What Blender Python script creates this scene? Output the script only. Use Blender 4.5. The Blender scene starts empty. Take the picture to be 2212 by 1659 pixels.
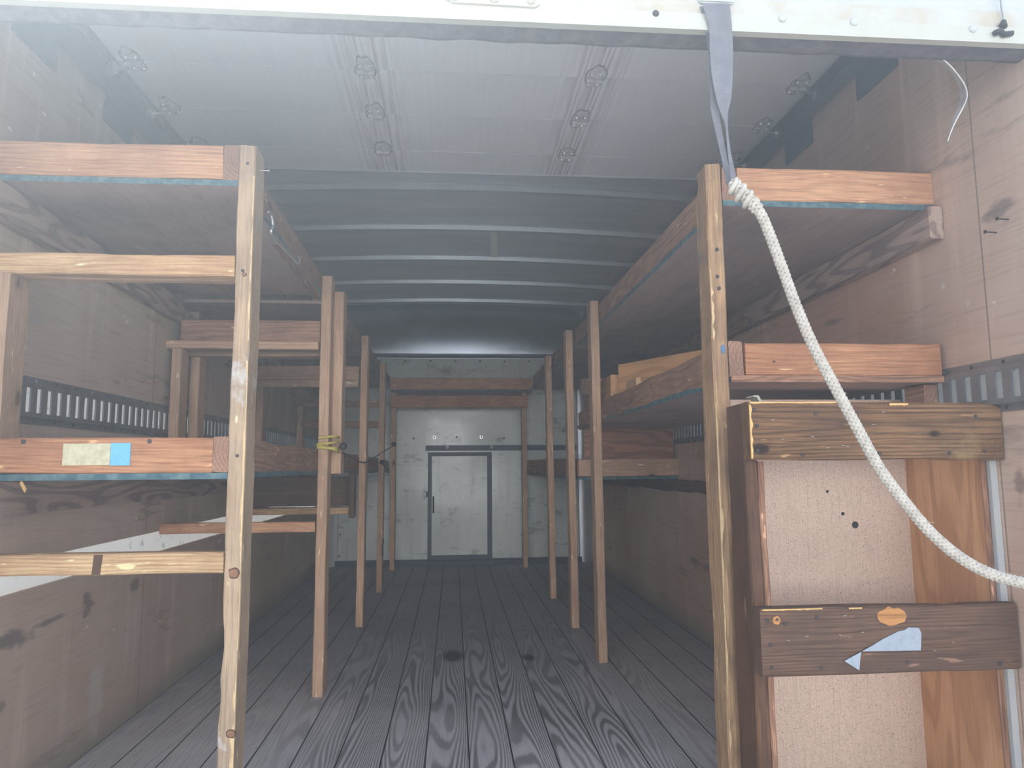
import bpy, bmesh, math, random
from mathutils import Vector, Matrix, noise
random.seed(7)
D = bpy.data
COL = bpy.context.scene.collection
sc = bpy.context.scene

# ------------------------------------------------------------------ camera
F, CX, CY, EYE = 1534.0, 1106.0, 829.5, Vector((0, 0, 0.87))
Yc = Vector((979-CX, 1008-CY, F)).normalized()
_vx = 1000-CX
Zc = Vector((_vx, -(F*F+(979-CX)*_vx)/(1008-CY), F)).normalized()
Xc = Yc.cross(Zc)
if Xc.x < 0: Xc = -Xc
cam_d = D.cameras.new('camera'); cam = D.objects.new('camera', cam_d); COL.objects.link(cam)
cam_d.sensor_width = 36; cam_d.lens = F*36/2212; cam_d.clip_start = 0.02; cam_d.clip_end = 300
# rows: world axes, columns: camera right, up, backward
cam.matrix_world = Matrix(((Xc.x, -Xc.y, -Xc.z, EYE.x), (Yc.x, -Yc.y, -Yc.z, EYE.y),
                           (Zc.x, -Zc.y, -Zc.z, EYE.z), (0, 0, 0, 1)))
sc.camera = cam

# ------------------------------------------------------------------ light
EXPOSURE = 0.68
sc.view_settings.view_transform = 'Standard'; sc.view_settings.look = 'None'
sc.view_settings.gamma = 1.0; sc.view_settings.exposure = EXPOSURE
sc.view_settings.use_curve_mapping = False
SKY_STRENGTH = 0.95
DEPTH_GLOW = 11.0
w = D.worlds.new('sky'); sc.world = w; w.use_nodes = True
nt = w.node_tree; nt.nodes.clear()
def wn(t, **k):
    n = nt.nodes.new(t)
    for a, b in k.items(): setattr(n, a, b)
    return n
wo = wn('ShaderNodeOutputWorld'); bg = wn('ShaderNodeBackground'); tc = wn('ShaderNodeTexCoord')
sep = wn('ShaderNodeSeparateXYZ'); nt.links.new(tc.outputs['Generated'], sep.inputs[0])
# hazy daytime sky: pale near the horizon, bluer overhead
cr = wn('ShaderNodeValToRGB'); nt.links.new(sep.outputs['Z'], cr.inputs[0])
e = cr.color_ramp.elements
e[0].position = 0.0; e[0].color = (1.5, 1.45, 1.4, 1)
e[1].position = 1.0; e[1].color = (0.50, 0.68, 1.0, 1)
m = cr.color_ramp.elements.new(0.12); m.color = (1.3, 1.28, 1.3, 1)
m = cr.color_ramp.elements.new(0.32); m.color = (0.85, 0.90, 1.0, 1)
bg.inputs['Strength'].default_value = SKY_STRENGTH
# added glow low in the sky behind the open end, brightens the depths
def wm(op, a, b):
    x = wn('ShaderNodeMath', operation=op)
    for k, v in ((0, a), (1, b)):
        if isinstance(v, bpy.types.NodeSocket): nt.links.new(v, x.inputs[k])
        else: x.inputs[k].default_value = v
    return x.outputs[0]
rear_glow = wm('POWER', wm('MAXIMUM', wm('MULTIPLY', sep.outputs['Y'], -1.0), 0.0), 7.0)
band = wn('ShaderNodeMapRange', interpolation_type='SMOOTHSTEP'); nt.links.new(sep.outputs['Z'], band.inputs[0])
for k, v in ((1, 0.10), (2, 0.34), (3, 1.0), (4, 0.0)): band.inputs[k].default_value = v
gain = wm('ADD', wm('MULTIPLY', wm('MULTIPLY', rear_glow, band.outputs[0]), DEPTH_GLOW), 1.0)
vm = wn('ShaderNodeVectorMath', operation='SCALE'); nt.links.new(cr.outputs[0], vm.inputs[0]); nt.links.new(gain, vm.inputs['Scale'])
nt.links.new(vm.outputs[0], bg.inputs[0]); nt.links.new(bg.outputs[0], wo.inputs[0])
sun_d = D.lights.new('sun', 'SUN'); sun = D.objects.new('sun', sun_d); COL.objects.link(sun)
sun_d.energy = 11.0; sun_d.angle = math.radians(0.6); sun_d.color = (1.0, 0.96, 0.91)
SUN_DIR = Vector((-0.36, 0.46, 0.81)).normalized()        # towards the sun: ahead, left, high
sun.rotation_euler = SUN_DIR.to_track_quat('Z', 'Y').to_euler()
sun.location = (-4, 4, 9)

# ------------------------------------------------------------------ node helpers
class NT:
    def __init__(s, name):
        s.m = D.materials.new(name); s.m.use_nodes = True; s.t = s.m.node_tree; s.t.nodes.clear()
        s.out = s.n('ShaderNodeOutputMaterial')
    def n(s, t, **k):
        x = s.t.nodes.new(t)
        for a, b in k.items(): setattr(x, a, b)
        return x
    def put(s, sock, v):
        if isinstance(v, bpy.types.NodeSocket): s.t.links.new(v, sock)
        else:
            if isinstance(v, (tuple, list)) and len(v) == 3 and sock.type == 'RGBA': v = (*v, 1)
            sock.default_value = v
    def math(s, op, a, b=0.0, c=0.0):
        x = s.n('ShaderNodeMath', operation=op)
        s.put(x.inputs[0], a); s.put(x.inputs[1], b); s.put(x.inputs[2], c); return x.outputs[0]
    def vec(s, op, a, b=(0, 0, 0)):
        x = s.n('ShaderNodeVectorMath', operation=op)
        s.put(x.inputs[0], a); s.put(x.inputs[1], b)
        return x.outputs['Value'] if op in ('LENGTH', 'DOT_PRODUCT', 'DISTANCE') else x.outputs[0]
    def noise(s, v, scale=1.0, detail=3.0, rough=0.55, col=False):
        x = s.n('ShaderNodeTexNoise'); s.put(x.inputs['Vector'], v)
        x.inputs['Scale'].default_value = scale; x.inputs['Detail'].default_value = detail
        x.inputs['Roughness'].default_value = rough
        return x.outputs['Color' if col else 'Fac']
    def ramp(s, f, stops):
        x = s.n('ShaderNodeValToRGB'); s.put(x.inputs[0], f); el = x.color_ramp.elements
        while len(el) < len(stops): el.new(0.5)
        for i, (p, c) in enumerate(stops):
            el[i].position = p
            el[i].color = (c, c, c, 1) if isinstance(c, (int, float)) else (*c, 1)
        return x.outputs[0]
    def mix(s, f, a, b, mode='MIX'):
        x = s.n('ShaderNodeMix', data_type='RGBA', blend_type=mode)
        s.put(x.inputs[0], f); s.put(x.inputs[6], a); s.put(x.inputs[7], b); return x.outputs[2]
    def comb(s, x, y, z):
        c = s.n('ShaderNodeCombineXYZ'); s.put(c.inputs[0], x); s.put(c.inputs[1], y); s.put(c.inputs[2], z); return c.outputs[0]
    def sepx(s, v):
        c = s.n('ShaderNodeSeparateXYZ'); s.put(c.inputs[0], v); return c.outputs
    def bump(s, h, strength=0.3, dist=0.002):
        b = s.n('ShaderNodeBump'); b.inputs['Strength'].default_value = strength
        b.inputs['Distance'].default_value = dist; s.put(b.inputs['Height'], h); return b.outputs[0]
    def bsdf(s, color, rough=0.7, metal=0.0, normal=None, spec=0.5):
        b = s.n('ShaderNodeBsdfPrincipled'); s.put(b.inputs['Base Color'], color)
        s.put(b.inputs['Roughness'], rough); s.put(b.inputs['Metallic'], metal)
        b.inputs['Specular IOR Level'].default_value = spec
        if normal is not None: s.t.links.new(normal, b.inputs['Normal'])
        s.t.links.new(b.outputs[0], s.out.inputs[0]); return b
    def coord(s, rnd=True):
        tc = s.n('ShaderNodeTexCoord'); v = tc.outputs['Object']
        if rnd:
            oi = s.n('ShaderNodeObjectInfo')
            off = s.vec('SCALE', (13.7, 7.3, 9.1)); off.node.inputs['Scale'].default_value = 1
            s.put(off.node.inputs['Scale'], oi.outputs['Random'])
            return v, s.vec('ADD', v, off), oi.outputs['Random']
        return v

def lin(r, g, b):
    f = lambda c: (c/255/12.92) if c <= 10 else ((c/255+0.055)/1.055)**2.4
    return (f(r), f(g), f(b))

def wood(name, light, mid, dark, ring=0.0075, contrast=0.5, dirt=(0.25, 0.2, 0.17), dirt_amt=0.35,
         paint=None, paint_amt=0.0, rough=0.75, knots=True, var=0.12, wamp=1.0):
    """sawn lumber, grain along local X"""
    s = NT(name); raw, v, rnd = s.coord()
    x, y, z = s.sepx(raw)[0:3]
    warp = s.noise(s.vec('MULTIPLY', v, (1.6, 5, 5)), 1.0, 2.0, 0.5, col=True)
    warp = s.vec('MULTIPLY', s.vec('SUBTRACT', warp, (0.5, 0.5, 0.5)), (0.0, 0.06*wamp, 0.10*wamp))
    cen = s.comb(0.0, s.math('MULTIPLY_ADD', rnd, 0.05, 0.035), s.math('MULTIPLY_ADD', rnd, 0.06, -0.03))
    p = s.vec('ADD', s.vec('ADD', s.comb(0.0, y, z), warp), cen)
    r = s.vec('LENGTH', p)
    ph = s.math('ADD', s.math('MULTIPLY', r, 6.2832/ring), s.math('MULTIPLY', s.noise(s.vec('MULTIPLY', v, (3, 60, 60)), 1, 2), 1.5))
    ringv = s.math('MULTIPLY_ADD', s.math('SINE', ph), 0.5, 0.5)
    ringv = s.ramp(ringv, [(0.0, 0.0), (0.55, 0.12), (0.88, 0.8), (1.0, 1.0)])
    fib = s.noise(s.vec('MULTIPLY', v, (9, 330, 330)), 1.0, 3.0, 0.6)
    blot = s.noise(s.vec('MULTIPLY', v, (2.5, 9, 9)), 1.0, 5.0, 0.6)
    col = s.mix(s.ramp(blot, [(0.3, 0.0), (0.7, 1.0)]), light, mid)
    col = s.mix(s.math('MULTIPLY', ringv, contrast), col, dark)
    col = s.mix(s.ramp(fib, [(0.32, 0.6), (0.5, 0.0)]), col, dark)
    col = s.mix(s.ramp(fib, [(0.55, 0.0), (0.8, 0.55)]), col, tuple(min(1, c*1.5) for c in light))
    h = s.math('ADD', s.math('MULTIPLY', ringv, -0.4), fib)
    if knots:
        vo = s.n('ShaderNodeTexVoronoi', feature='F1'); s.put(vo.inputs['Vector'], s.vec('MULTIPLY', v, (3.2, 5.5, 5.5)))
        vo.inputs['Scale'].default_value = 1.0
        k = s.ramp(vo.outputs['Distance'], [(0.0, 1.0), (0.055, 0.9), (0.075, 0.25), (0.15, 0.0)])
        col = s.mix(k, col, tuple(c*0.45 for c in dark))
    dn = s.noise(v, 6.0, 8.0, 0.68)
    dm = s.ramp(dn, [(0.42, 0.0), (0.62, 1.0)])
    col = s.mix(s.math('MULTIPLY', dm, dirt_amt), col, dirt)
    sc_ = s.noise(s.vec('MULTIPLY', v, (14, 55, 55)), 1.0, 2.0, 0.5)
    col = s.mix(s.ramp(sc_, [(0.68, 0.0), (0.73, 0.75)]), col, tuple(min(1, c*1.7) for c in light))
    if paint:
        pn = s.noise(v, 3.0, 6.0, 0.7)
        col = s.mix(s.math('MULTIPLY', s.ramp(pn, [(0.60, 0.0), (0.66, 1.0)]), paint_amt), col, paint)
    br = s.math('MULTIPLY_ADD', rnd, var*2, 1-var)
    col = s.mix(1.0, col, s.comb(br, br, br), 'MULTIPLY')
    s.bsdf(col, rough, normal=s.bump(h, 0.5, 0.0015), spec=0.3)
    return s.m

def veneer(name, light, dark, axis=0, scale=1.0, lines=9.0, contrast=0.6, rough=0.6, stain=(0.2, 0.18, 0.17),
           stain_amt=0.3, spec=0.35, flecks=0.0):
    """rotary cut plywood face: contour lines of a stretched noise; grain along local axis"""
    s = NT(name); raw, v, rnd = s.coord()
    st = [4.5*scale]*3; st[axis] = 0.7*scale
    n = s.noise(s.vec('MULTIPLY', v, tuple(st)), 1.0, 1.5, 0.45)
    sn = s.math('MULTIPLY_ADD', s.math('SINE', s.math('MULTIPLY', n, lines*6.28)), 0.5, 0.5)
    g = s.ramp(sn, [(0.0, 0.0), (0.45, 0.12), (0.85, 1.0), (1.0, 0.75)])
    fs = [260]*3; fs[axis] = 8
    fib = s.noise(s.vec('MULTIPLY', v, tuple(fs)), 1.0, 2.0)
    col = s.mix(s.math('MULTIPLY', g, contrast), light, dark)
    col = s.mix(s.ramp(fib, [(0.3, 0.35), (0.5, 0.0)]), col, tuple(c*0.6 for c in dark))
    sn2 = s.noise(v, 2.6, 7.0, 0.66)
    col = s.mix(s.math('MULTIPLY', s.ramp(sn2, [(0.45, 0.0), (0.65, 1.0)]), stain_amt), col, stain)
    if flecks:
        ft = s.noise(v, 55.0, 2.0, 0.4, col=True)
        fl = s.noise(s.vec('ADD', v, s.vec('SCALE', ft)), 26.0, 4.0, 0.5)
        col = s.mix(s.math('MULTIPLY', s.ramp(fl, [(0.56, 0.0), (0.60, 1.0)]), flecks), col, tuple(c*0.3 for c in dark))
    s.bsdf(col, rough, normal=s.bump(fib, 0.15, 0.001), spec=spec)
    return s.m

def plain(name, c, rough=0.6, metal=0.0, spec=0.5, grime=None, amt=0.3, gscale=8.0, bump=0.0):
    s = NT(name); v = s.coord(False); col = c
    nz = s.noise(v, gscale, 6.0, 0.65)
    if grime is not None:
        col = s.mix(s.math('MULTIPLY', s.ramp(nz, [(0.42, 0.0), (0.66, 1.0)]), amt), c, grime)
    s.bsdf(col, rough, metal, normal=s.bump(nz, bump, 0.002) if bump else None, spec=spec)
    return s.m

M = {}
M['post']   = wood('weathered_stud', lin(206,182,152), lin(184,156,128), lin(134,108,88), 0.007, 0.30, lin(140,120,104), 0.45, (0.75,0.74,0.72), 0.6, wamp=0.5)
M['postr']  = wood('orange_stud', lin(212,174,132), lin(180,142,108), lin(118,88,68), 0.007, 0.35, lin(110,90,76), 0.5, lin(80,110,140), 0.25)
M['inner']  = wood('clean_stud', lin(214,180,150), lin(196,158,128), lin(150,114,90), 0.007, 0.25, lin(140,112,96), 0.3, wamp=0.5)
M['fascia'] = wood('reddish_joist', lin(218,170,130), lin(198,146,112), lin(150,102,78), 0.009, 0.35, lin(140,95,76), 0.35)
M['fasciar'] = wood('stained_joist', lin(212,158,118), lin(188,130,96), lin(138,88,64), 0.010, 0.30, lin(130,84,64), 0.4)
M['fasciad'] = wood('brown_joist', lin(180,140,116), lin(156,118,98), lin(108,78,64), 0.009, 0.45, lin(105,80,70), 0.4)
M['yellow'] = wood('yellow_stud', lin(228,196,150), lin(210,168,126), lin(158,112,82), 0.009, 0.38, lin(135,85,60), 0.4)
M['darkb']  = wood('old_dark_plank', lin(160,122,86), lin(122,86,60), lin(62,42,32), 0.0075, 0.55, lin(70,56,50), 0.45, lin(205,175,118), 0.3, wamp=0.25)
M['darkb2'] = wood('old_greyed_plank', lin(128,98,80), lin(105,78,64), lin(66,48,40), 0.006, 0.40, lin(84,70,64), 0.5, wamp=0.3)
M['darkp']  = wood('old_corner_plank', lin(122,88,66), lin(98,68,52), lin(58,40,33), 0.008, 0.4, lin(62,48,42), 0.5, (0.66,0.66,0.68), 0.75)
M['deck']   = veneer('deck_plywood', lin(176,152,144), lin(152,128,122), 1, 1.5, 5, 0.35, 0.8, stain=lin(80,66,66), stain_amt=0.35)
M['ledger'] = veneer('ledger_grain', lin(186,160,146), lin(116,92,86), 0, 2.2, 9, 0.75, 0.7, stain=lin(85,66,62), stain_amt=0.25)
M['ply']    = veneer('warm_plywood', lin(228,176,128), lin(184,126,88), 2, 1.8, 6, 0.65, 0.5, stain=lin(120,76,56), stain_amt=0.25)
M['plyh']   = veneer('offcut_plywood', lin(214,165,115), lin(168,118,80), 0, 2.5, 5, 0.55, 0.6, stain=lin(140,100,75), stain_amt=0.2)
M['plyred'] = veneer('red_plywood', lin(190,140,112), lin(128,82,66), 0, 2.5, 8, 0.7, 0.6, stain=lin(120,85,72), stain_amt=0.2)
M['beige']  = veneer('beige_hardboard', lin(228,200,180), lin(218,190,170), 2, 1.0, 3, 0.2, 0.55, stain=lin(204,174,154), stain_amt=0.3, flecks=0.8)
M['plyedge'] = wood('plywood_edge', lin(190,146,118), lin(164,120,96), lin(110,78,62), 0.004, 0.6, lin(90,60,48), 0.4, knots=False)
M['teal']   = plain('blue_green_edge_paint', lin(52,88,100), 0.6, grime=lin(150,175,170), amt=0.35, gscale=40, bump=0.4)
M['steel']  = plain('galvanised_steel', (0.33,0.35,0.38), 0.42, 0.7, grime=(0.18,0.19,0.21), amt=0.5, gscale=20)
M['dsteel'] = plain('dark_painted_steel', lin(72,80,92), 0.5, 0.2, grime=lin(50,55,66), amt=0.4, gscale=14)
M['zinc']   = plain('bright_zinc', (0.75,0.77,0.8), 0.28, 0.9)
M['black']  = plain('black_rubber', (0.02,0.02,0.022), 0.5)
M['screw']  = plain('dark_screw_metal', (0.06,0.05,0.05), 0.5, 0.4)
M['white']  = plain('white_enamel', (0.50,0.52,0.53), 0.35, grime=(0.66,0.63,0.52), amt=0.35, gscale=9)
M['cream']  = plain('cream_lip', (0.55,0.55,0.48), 0.4, grime=(0.52,0.49,0.4), amt=0.5, gscale=18)
M['rust']   = plain('rust_spotted_white', (0.56,0.56,0.52), 0.4, grime=(0.44,0.31,0.14), amt=0.45, gscale=11)
M['gasket'] = plain('weathered_seal', lin(84,76,82), 0.9, grime=lin(130,122,124), amt=0.5, gscale=30, bump=0.6)
M['stripm'] = plain('pale_rubber', lin(205,200,195), 0.7, grime=lin(130,124,128), amt=0.6, gscale=30)
M['strap']  = plain('grey_webbing', lin(112,111,119), 0.85, grime=lin(138,138,144), amt=0.5, gscale=25, bump=0.3)
M['rope']   = plain('cotton_rope', lin(212,204,192), 0.9, grime=lin(160,150,138), amt=0.5, gscale=60)
M['cord']   = plain('yellow_cord', lin(205,190,95), 0.7, grime=lin(140,128,60), amt=0.4, gscale=80)
M['blue']   = plain('sky_blue_tape', lin(120,192,238), 0.55, grime=lin(98,165,215), amt=0.5, gscale=40, bump=0.4)
M['ctape']  = plain('cream_tape', lin(214,206,172), 0.65, grime=lin(150,140,112), amt=0.45, gscale=45, bump=0.4)
M['duct']   = plain('silver_tape', lin(168,178,190), 0.4, 0.2, grime=lin(130,140,155), amt=0.4, gscale=60)
M['paper']  = plain('off_white_tag', lin(190,185,170), 0.8)
M['splint'] = plain('fresh_wood', lin(230,190,125), 0.8, grime=lin(190,140,85), amt=0.5, gscale=70)
M['whitep'] = plain('white_chipped_paint', lin(225,225,225), 0.6, grime=lin(170,160,150), amt=0.5, gscale=40)

def mat_floor():
    s = NT('worn_floor_planks'); v = s.coord(False); x, y, z = s.sepx(v)[0:3]
    W = 0.131
    u = s.math('DIVIDE', s.math('ADD', x, 1.13), W); pid = s.math('FLOOR', u); fr = s.math('FRACT', u)
    wn_ = s.n('ShaderNodeTexWhiteNoise', noise_dimensions='1D'); s.put(wn_.inputs['W'], pid); rn = wn_.outputs['Value']
    px = s.math('ADD', x, s.math('MULTIPLY', rn, 31.0)); py = s.math('ADD', y, s.math('MULTIPLY', rn, 17.0))
    n1 = s.noise(s.comb(s.math('MULTIPLY', px, 7.0), s.math('MULTIPLY', py, 0.75), 0.0), 1.0, 1.5, 0.45)
    xl = s.math('MULTIPLY', s.math('SUBTRACT', fr, 0.5), W)
    q = s.math('ADD', s.math('MULTIPLY', s.math('MULTIPLY', xl, xl), 5.0), s.math('MULTIPLY', n1, 0.12))
    q = s.math('ADD', q, s.math('MULTIPLY', xl, s.math('MULTIPLY_ADD', rn, 1.2, -0.4)))
    g = s.math('MULTIPLY_ADD', s.math('SINE', s.math('MULTIPLY', q, 6.2832/0.0078)), 0.5, 0.5)
    g = s.ramp(g, [(0.0, 0.0), (0.4, 0.15), (0.75, 0.9), (1.0, 1.0)])
    fib = s.noise(s.comb(s.math('MULTIPLY', px, 260), s.math('MULTIPLY', py, 7), 0.0), 1.0, 3.0)
    big = s.noise(v, 1.7, 5.0, 0.6)
    worn = s.ramp(s.noise(v, 2.2, 3.0, 0.5), [(0.35, 0.55), (0.6, 1.0)])
    # middle of the floor is worn raw, the sides keep their smooth dark coating
    mid = s.ramp(s.math('ABSOLUTE', s.math('SUBTRACT', x, 0.12)), [(0.42, 1.0), (0.72, 0.25)])
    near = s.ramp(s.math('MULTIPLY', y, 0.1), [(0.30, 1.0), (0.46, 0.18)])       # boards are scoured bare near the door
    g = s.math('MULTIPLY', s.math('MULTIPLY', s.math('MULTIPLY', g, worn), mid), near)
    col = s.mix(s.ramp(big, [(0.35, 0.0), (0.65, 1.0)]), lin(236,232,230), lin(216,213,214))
    deep_dim = s.ramp(s.math('MULTIPLY', y, 0.1), [(0.22, 0.0), (0.38, 1.0)])       # dimness of the deep interior painted into the floor colour
    col = s.mix(deep_dim, col, s.mix(1.0, col, (0.60, 0.63, 0.72), 'MULTIPLY'))
    col = s.mix(s.math('MULTIPLY', g, 0.85), col, lin(104,97,100))
    col = s.mix(s.ramp(fib, [(0.3, 0.45), (0.5, 0.0)]), col, lin(135,128,128))
    col = s.mix(s.ramp(fib, [(0.6, 0.0), (0.8, 0.3)]), col, lin(205,198,192))
    sc_ = s.noise(s.vec('MULTIPLY', v, (30, 14, 1)), 1.0, 2.0, 0.5)
    col = s.mix(s.ramp(sc_, [(0.70, 0.0), (0.73, 0.5)]), col, lin(215,208,200))
    for cx, cy, rad in ((0.0, 3.42, 0.062), (0.345, 3.35, 0.035)):      # dark soaked spots on the boards
        d = s.vec('DISTANCE', s.comb(x, s.math('MULTIPLY', y, 0.45), 0.0), (cx, cy*0.45, 0.0))
        d = s.math('ADD', d, s.math('MULTIPLY_ADD', s.noise(v, 30, 3), 0.03, -0.015))
        col = s.mix(s.ramp(d, [(rad*0.5, 0.85), (rad, 0.0)]), col, lin(40,38,42))
    gap = s.math('MINIMUM', fr, s.math('SUBTRACT', 1.0, fr))
    gapm = s.ramp(gap, [(0.010, 1.0), (0.022, 0.0)])
    col = s.mix(gapm, col, lin(34,33,38))
    h = s.math('SUBTRACT', s.math('SUBTRACT', fib, s.math('MULTIPLY', g, 0.9)), s.math('MULTIPLY', gapm, 3.0))
    s.bsdf(col, 0.62, normal=s.bump(h, 0.5, 0.003), spec=0.3); return s.m
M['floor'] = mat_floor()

def mat_wall(name, base, warm, low=False, marks=()):
    s = NT(name); v = s.coord(False); x, y, z = s.sepx(v)[0:3]
    n = s.noise(s.vec('MULTIPLY', v, (1, 1.0, 1.0)), 1.3, 5.0, 0.55)
    col = s.mix(s.ramp(n, [(0.35, 0.0), (0.62, 1.0)]), base, warm)
    grain = s.noise(s.vec('MULTIPLY', v, (1, 5, 130)), 1.0, 3.0)
    col = s.mix(s.ramp(grain, [(0.3, 0.3), (0.5, 0.0)]), col, tuple(c*0.6 for c in warm))
    streak = s.noise(s.vec('MULTIPLY', v, (1, 9, 0.8)), 1.0, 4.0, 0.6)
    col = s.mix(s.ramp(streak, [(0.56, 0.0), (0.72, 0.35)]), col, tuple(min(1, c*1.45) for c in base))
    dk = s.noise(s.vec('MULTIPLY', v, (1, 1.2, 7.0)), 1.0, 6.0, 0.7)
    col = s.mix(s.ramp(dk, [(0.60, 0.0), (0.70, 0.6)]), col, lin(66,60,62))
    sp = s.noise(s.vec('MULTIPLY', v, (1, 14, 22)), 1.0, 3.0, 0.5)
    col = s.mix(s.ramp(sp, [(0.70, 0.0), (0.745, 0.6)]), col, tuple(min(1, c*1.7) for c in base))
    if low:
        sp2 = s.noise(v, 0.9, 3.0)
        foot_tone = s.ramp(s.math('ADD', z, s.math('MULTIPLY', sp2, 0.16)), [(0.10, 0.75), (0.20, 0.0)])  # greyer tone towards the foot of the wall, noisy edge
        col = s.mix(foot_tone, col, lin(150,144,134))
    for sy, sz, ry, rz, c_ in marks:
        d = s.vec('LENGTH', s.comb(s.math('MULTIPLY', s.math('SUBTRACT', y, sy), 1/ry), s.math('MULTIPLY', s.math('SUBTRACT', z, sz), 1/rz), 0.0))
        d = s.math('ADD', d, s.math('MULTIPLY_ADD', s.noise(s.vec('MULTIPLY', v, (1, 12, 30)), 1.0, 5, 0.65), 2.2, -1.1))
        col = s.mix(s.ramp(d, [(0.40, 0.6), (0.85, 0.0)]), col, c_)
    for yj in (1.55, 2.77, 3.99, 5.21):
        d = s.math('ABSOLUTE', s.math('SUBTRACT', y, yj))
        col = s.mix(s.ramp(d, [(0.001, 0.7), (0.003, 0.0)]), col, lin(95,72,60))
    s.bsdf(col, 0.6, normal=s.bump(grain, 0.12, 0.001), spec=0.35); return s.m
M['wall_l'] = mat_wall('aged_plywood_left', lin(216,198,182), lin(200,174,154), low=True, marks=((2.37, 0.455, 0.05, 0.05, lin(78,72,78)), (1.99, 0.436, 0.11, 0.03, lin(72,68,74)), (2.17, 0.447, 0.13, 0.012, lin(84,78,82)), (2.69, 0.46, 0.06, 0.03, lin(96,88,86)), (2.45, 0.16, 0.07, 0.16, lin(212,204,194)), (1.96, 0.283, 0.03, 0.02, lin(110,96,92)), (2.0, 1.28, 0.06, 0.04, lin(196,190,184))))
M['wall_r'] = mat_wall('aged_plywood_right', lin(212,186,168), lin(198,158,134), low=True, marks=((1.484, 1.452, 0.07, 0.03, lin(100,90,90)), (1.69, 1.323, 0.015, 0.015, lin(225,215,200)), (1.61, 1.258, 0.012, 0.02, lin(215,200,180)), (1.50, 0.82, 0.02, 0.06, lin(112,92,82)), (2.25, 1.336, 0.10, 0.012, lin(120,104,98))))

def mat_frp():
    s = NT('translucent_white_fibreglass'); v = s.coord(False)
    n = s.noise(v, 30, 4); col = s.mix(s.ramp(n, [(0.62, 0.0), (0.72, 0.5)]), (0.86, 0.88, 0.87), lin(120,118,112))
    d = s.n('ShaderNodeBsdfDiffuse'); t = s.n('ShaderNodeBsdfTranslucent'); mx = s.n('ShaderNodeMixShader')
    s.put(d.inputs[0], col); s.put(t.inputs[0], col); mx.inputs[0].default_value = 0.10
    s.t.links.new(d.outputs[0], mx.inputs[1]); s.t.links.new(t.outputs[0], mx.inputs[2]); s.t.links.new(mx.outputs[0], s.out.inputs[0])
    return s.m
M['frp'] = mat_frp()

def mat_panel():
    s = NT('pale_glossy_panel'); v = s.coord(False)
    n = s.noise(v, 1.6, 4, 0.5); col = s.mix(s.ramp(n, [(0.4, 0.0), (0.65, 1.0)]), lin(214,220,214), lin(200,206,202))
    sc1 = s.noise(s.vec('MULTIPLY', v, (5, 1, 11)), 1.0, 6, 0.72)
    col = s.mix(s.ramp(sc1, [(0.56, 0.0), (0.66, 0.6)]), col, lin(120,122,118))
    st = s.noise(s.vec('MULTIPLY', v, (14, 1, 1.2)), 1.0, 4, 0.6)
    col = s.mix(s.ramp(st, [(0.55, 0.0), (0.75, 0.3)]), col, lin(150,145,130))
    rg = s.ramp(n, [(0.35, 0.2), (0.65, 0.4)])
    s.bsdf(col, rg, normal=s.bump(s.noise(v, 3.0, 2), 0.25, 0.02), spec=0.6); return s.m
M['panel'] = mat_panel()

def mat_roof():
    s = NT('dull_aluminium_sheet'); v = s.coord(False)
    n = s.noise(s.vec('MULTIPLY', v, (1.2, 5, 1)), 1.0, 4, 0.6)
    col = s.mix(s.ramp(n, [(0.35, 0.0), (0.65, 1.0)]), (0.76, 0.80, 0.86), (0.64, 0.69, 0.76))
    s.bsdf(col, s.ramp(n, [(0.3, 0.36), (0.7, 0.5)]), 0.45, normal=s.bump(s.noise(s.vec('MULTIPLY', v, (1.0, 3.5, 1)), 1.0, 2), 0.3, 0.02)); return s.m
M['roof'] = mat_roof()
M['nose'] = plain('polished_nose_sheet', (0.42,0.45,0.50), 0.27, 0.9, grime=(0.3,0.33,0.37), amt=0.5, gscale=4)
M['bow'] = plain('roof_bow_aluminium', (0.62,0.65,0.68), 0.35, 0.6, grime=(0.4,0.42,0.44), amt=0.3)

def mat_doorpanel():
    s = NT('grey_white_door_slat'); v = s.coord(False); x, y, z = s.sepx(v)[0:3]
    n = s.noise(v, 1.4, 4); col = s.mix(s.ramp(n, [(0.35, 0.0), (0.65, 1.0)]), lin(236,236,238), lin(224,224,228))
    st = s.noise(s.vec('MULTIPLY', v, (70, 1.6, 1)), 1.0, 4, 0.6)
    tot = None
    for hx in (-0.28, 0.46):
        d = s.math('ABSOLUTE', s.math('SUBTRACT', x, hx-0.08))
        q = s.ramp(d, [(0.02, 1.0), (0.12, 0.0)])
        tot = q if tot is None else s.math('MAXIMUM', tot, q)
    mk = s.math('MULTIPLY', s.ramp(st, [(0.42, 0.0), (0.62, 1.0)]), s.math('MULTIPLY_ADD', tot, 0.7, 0.05))
    col = s.mix(mk, col, lin(140,122,118))
    s.bsdf(col, 0.45, spec=0.4); return s.m
M['slat'] = mat_doorpanel()
M['concrete'] = plain('sunlit_concrete', (0.52,0.50,0.47), 0.9, grime=(0.38,0.37,0.35), amt=0.6, gscale=1.2)

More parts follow.
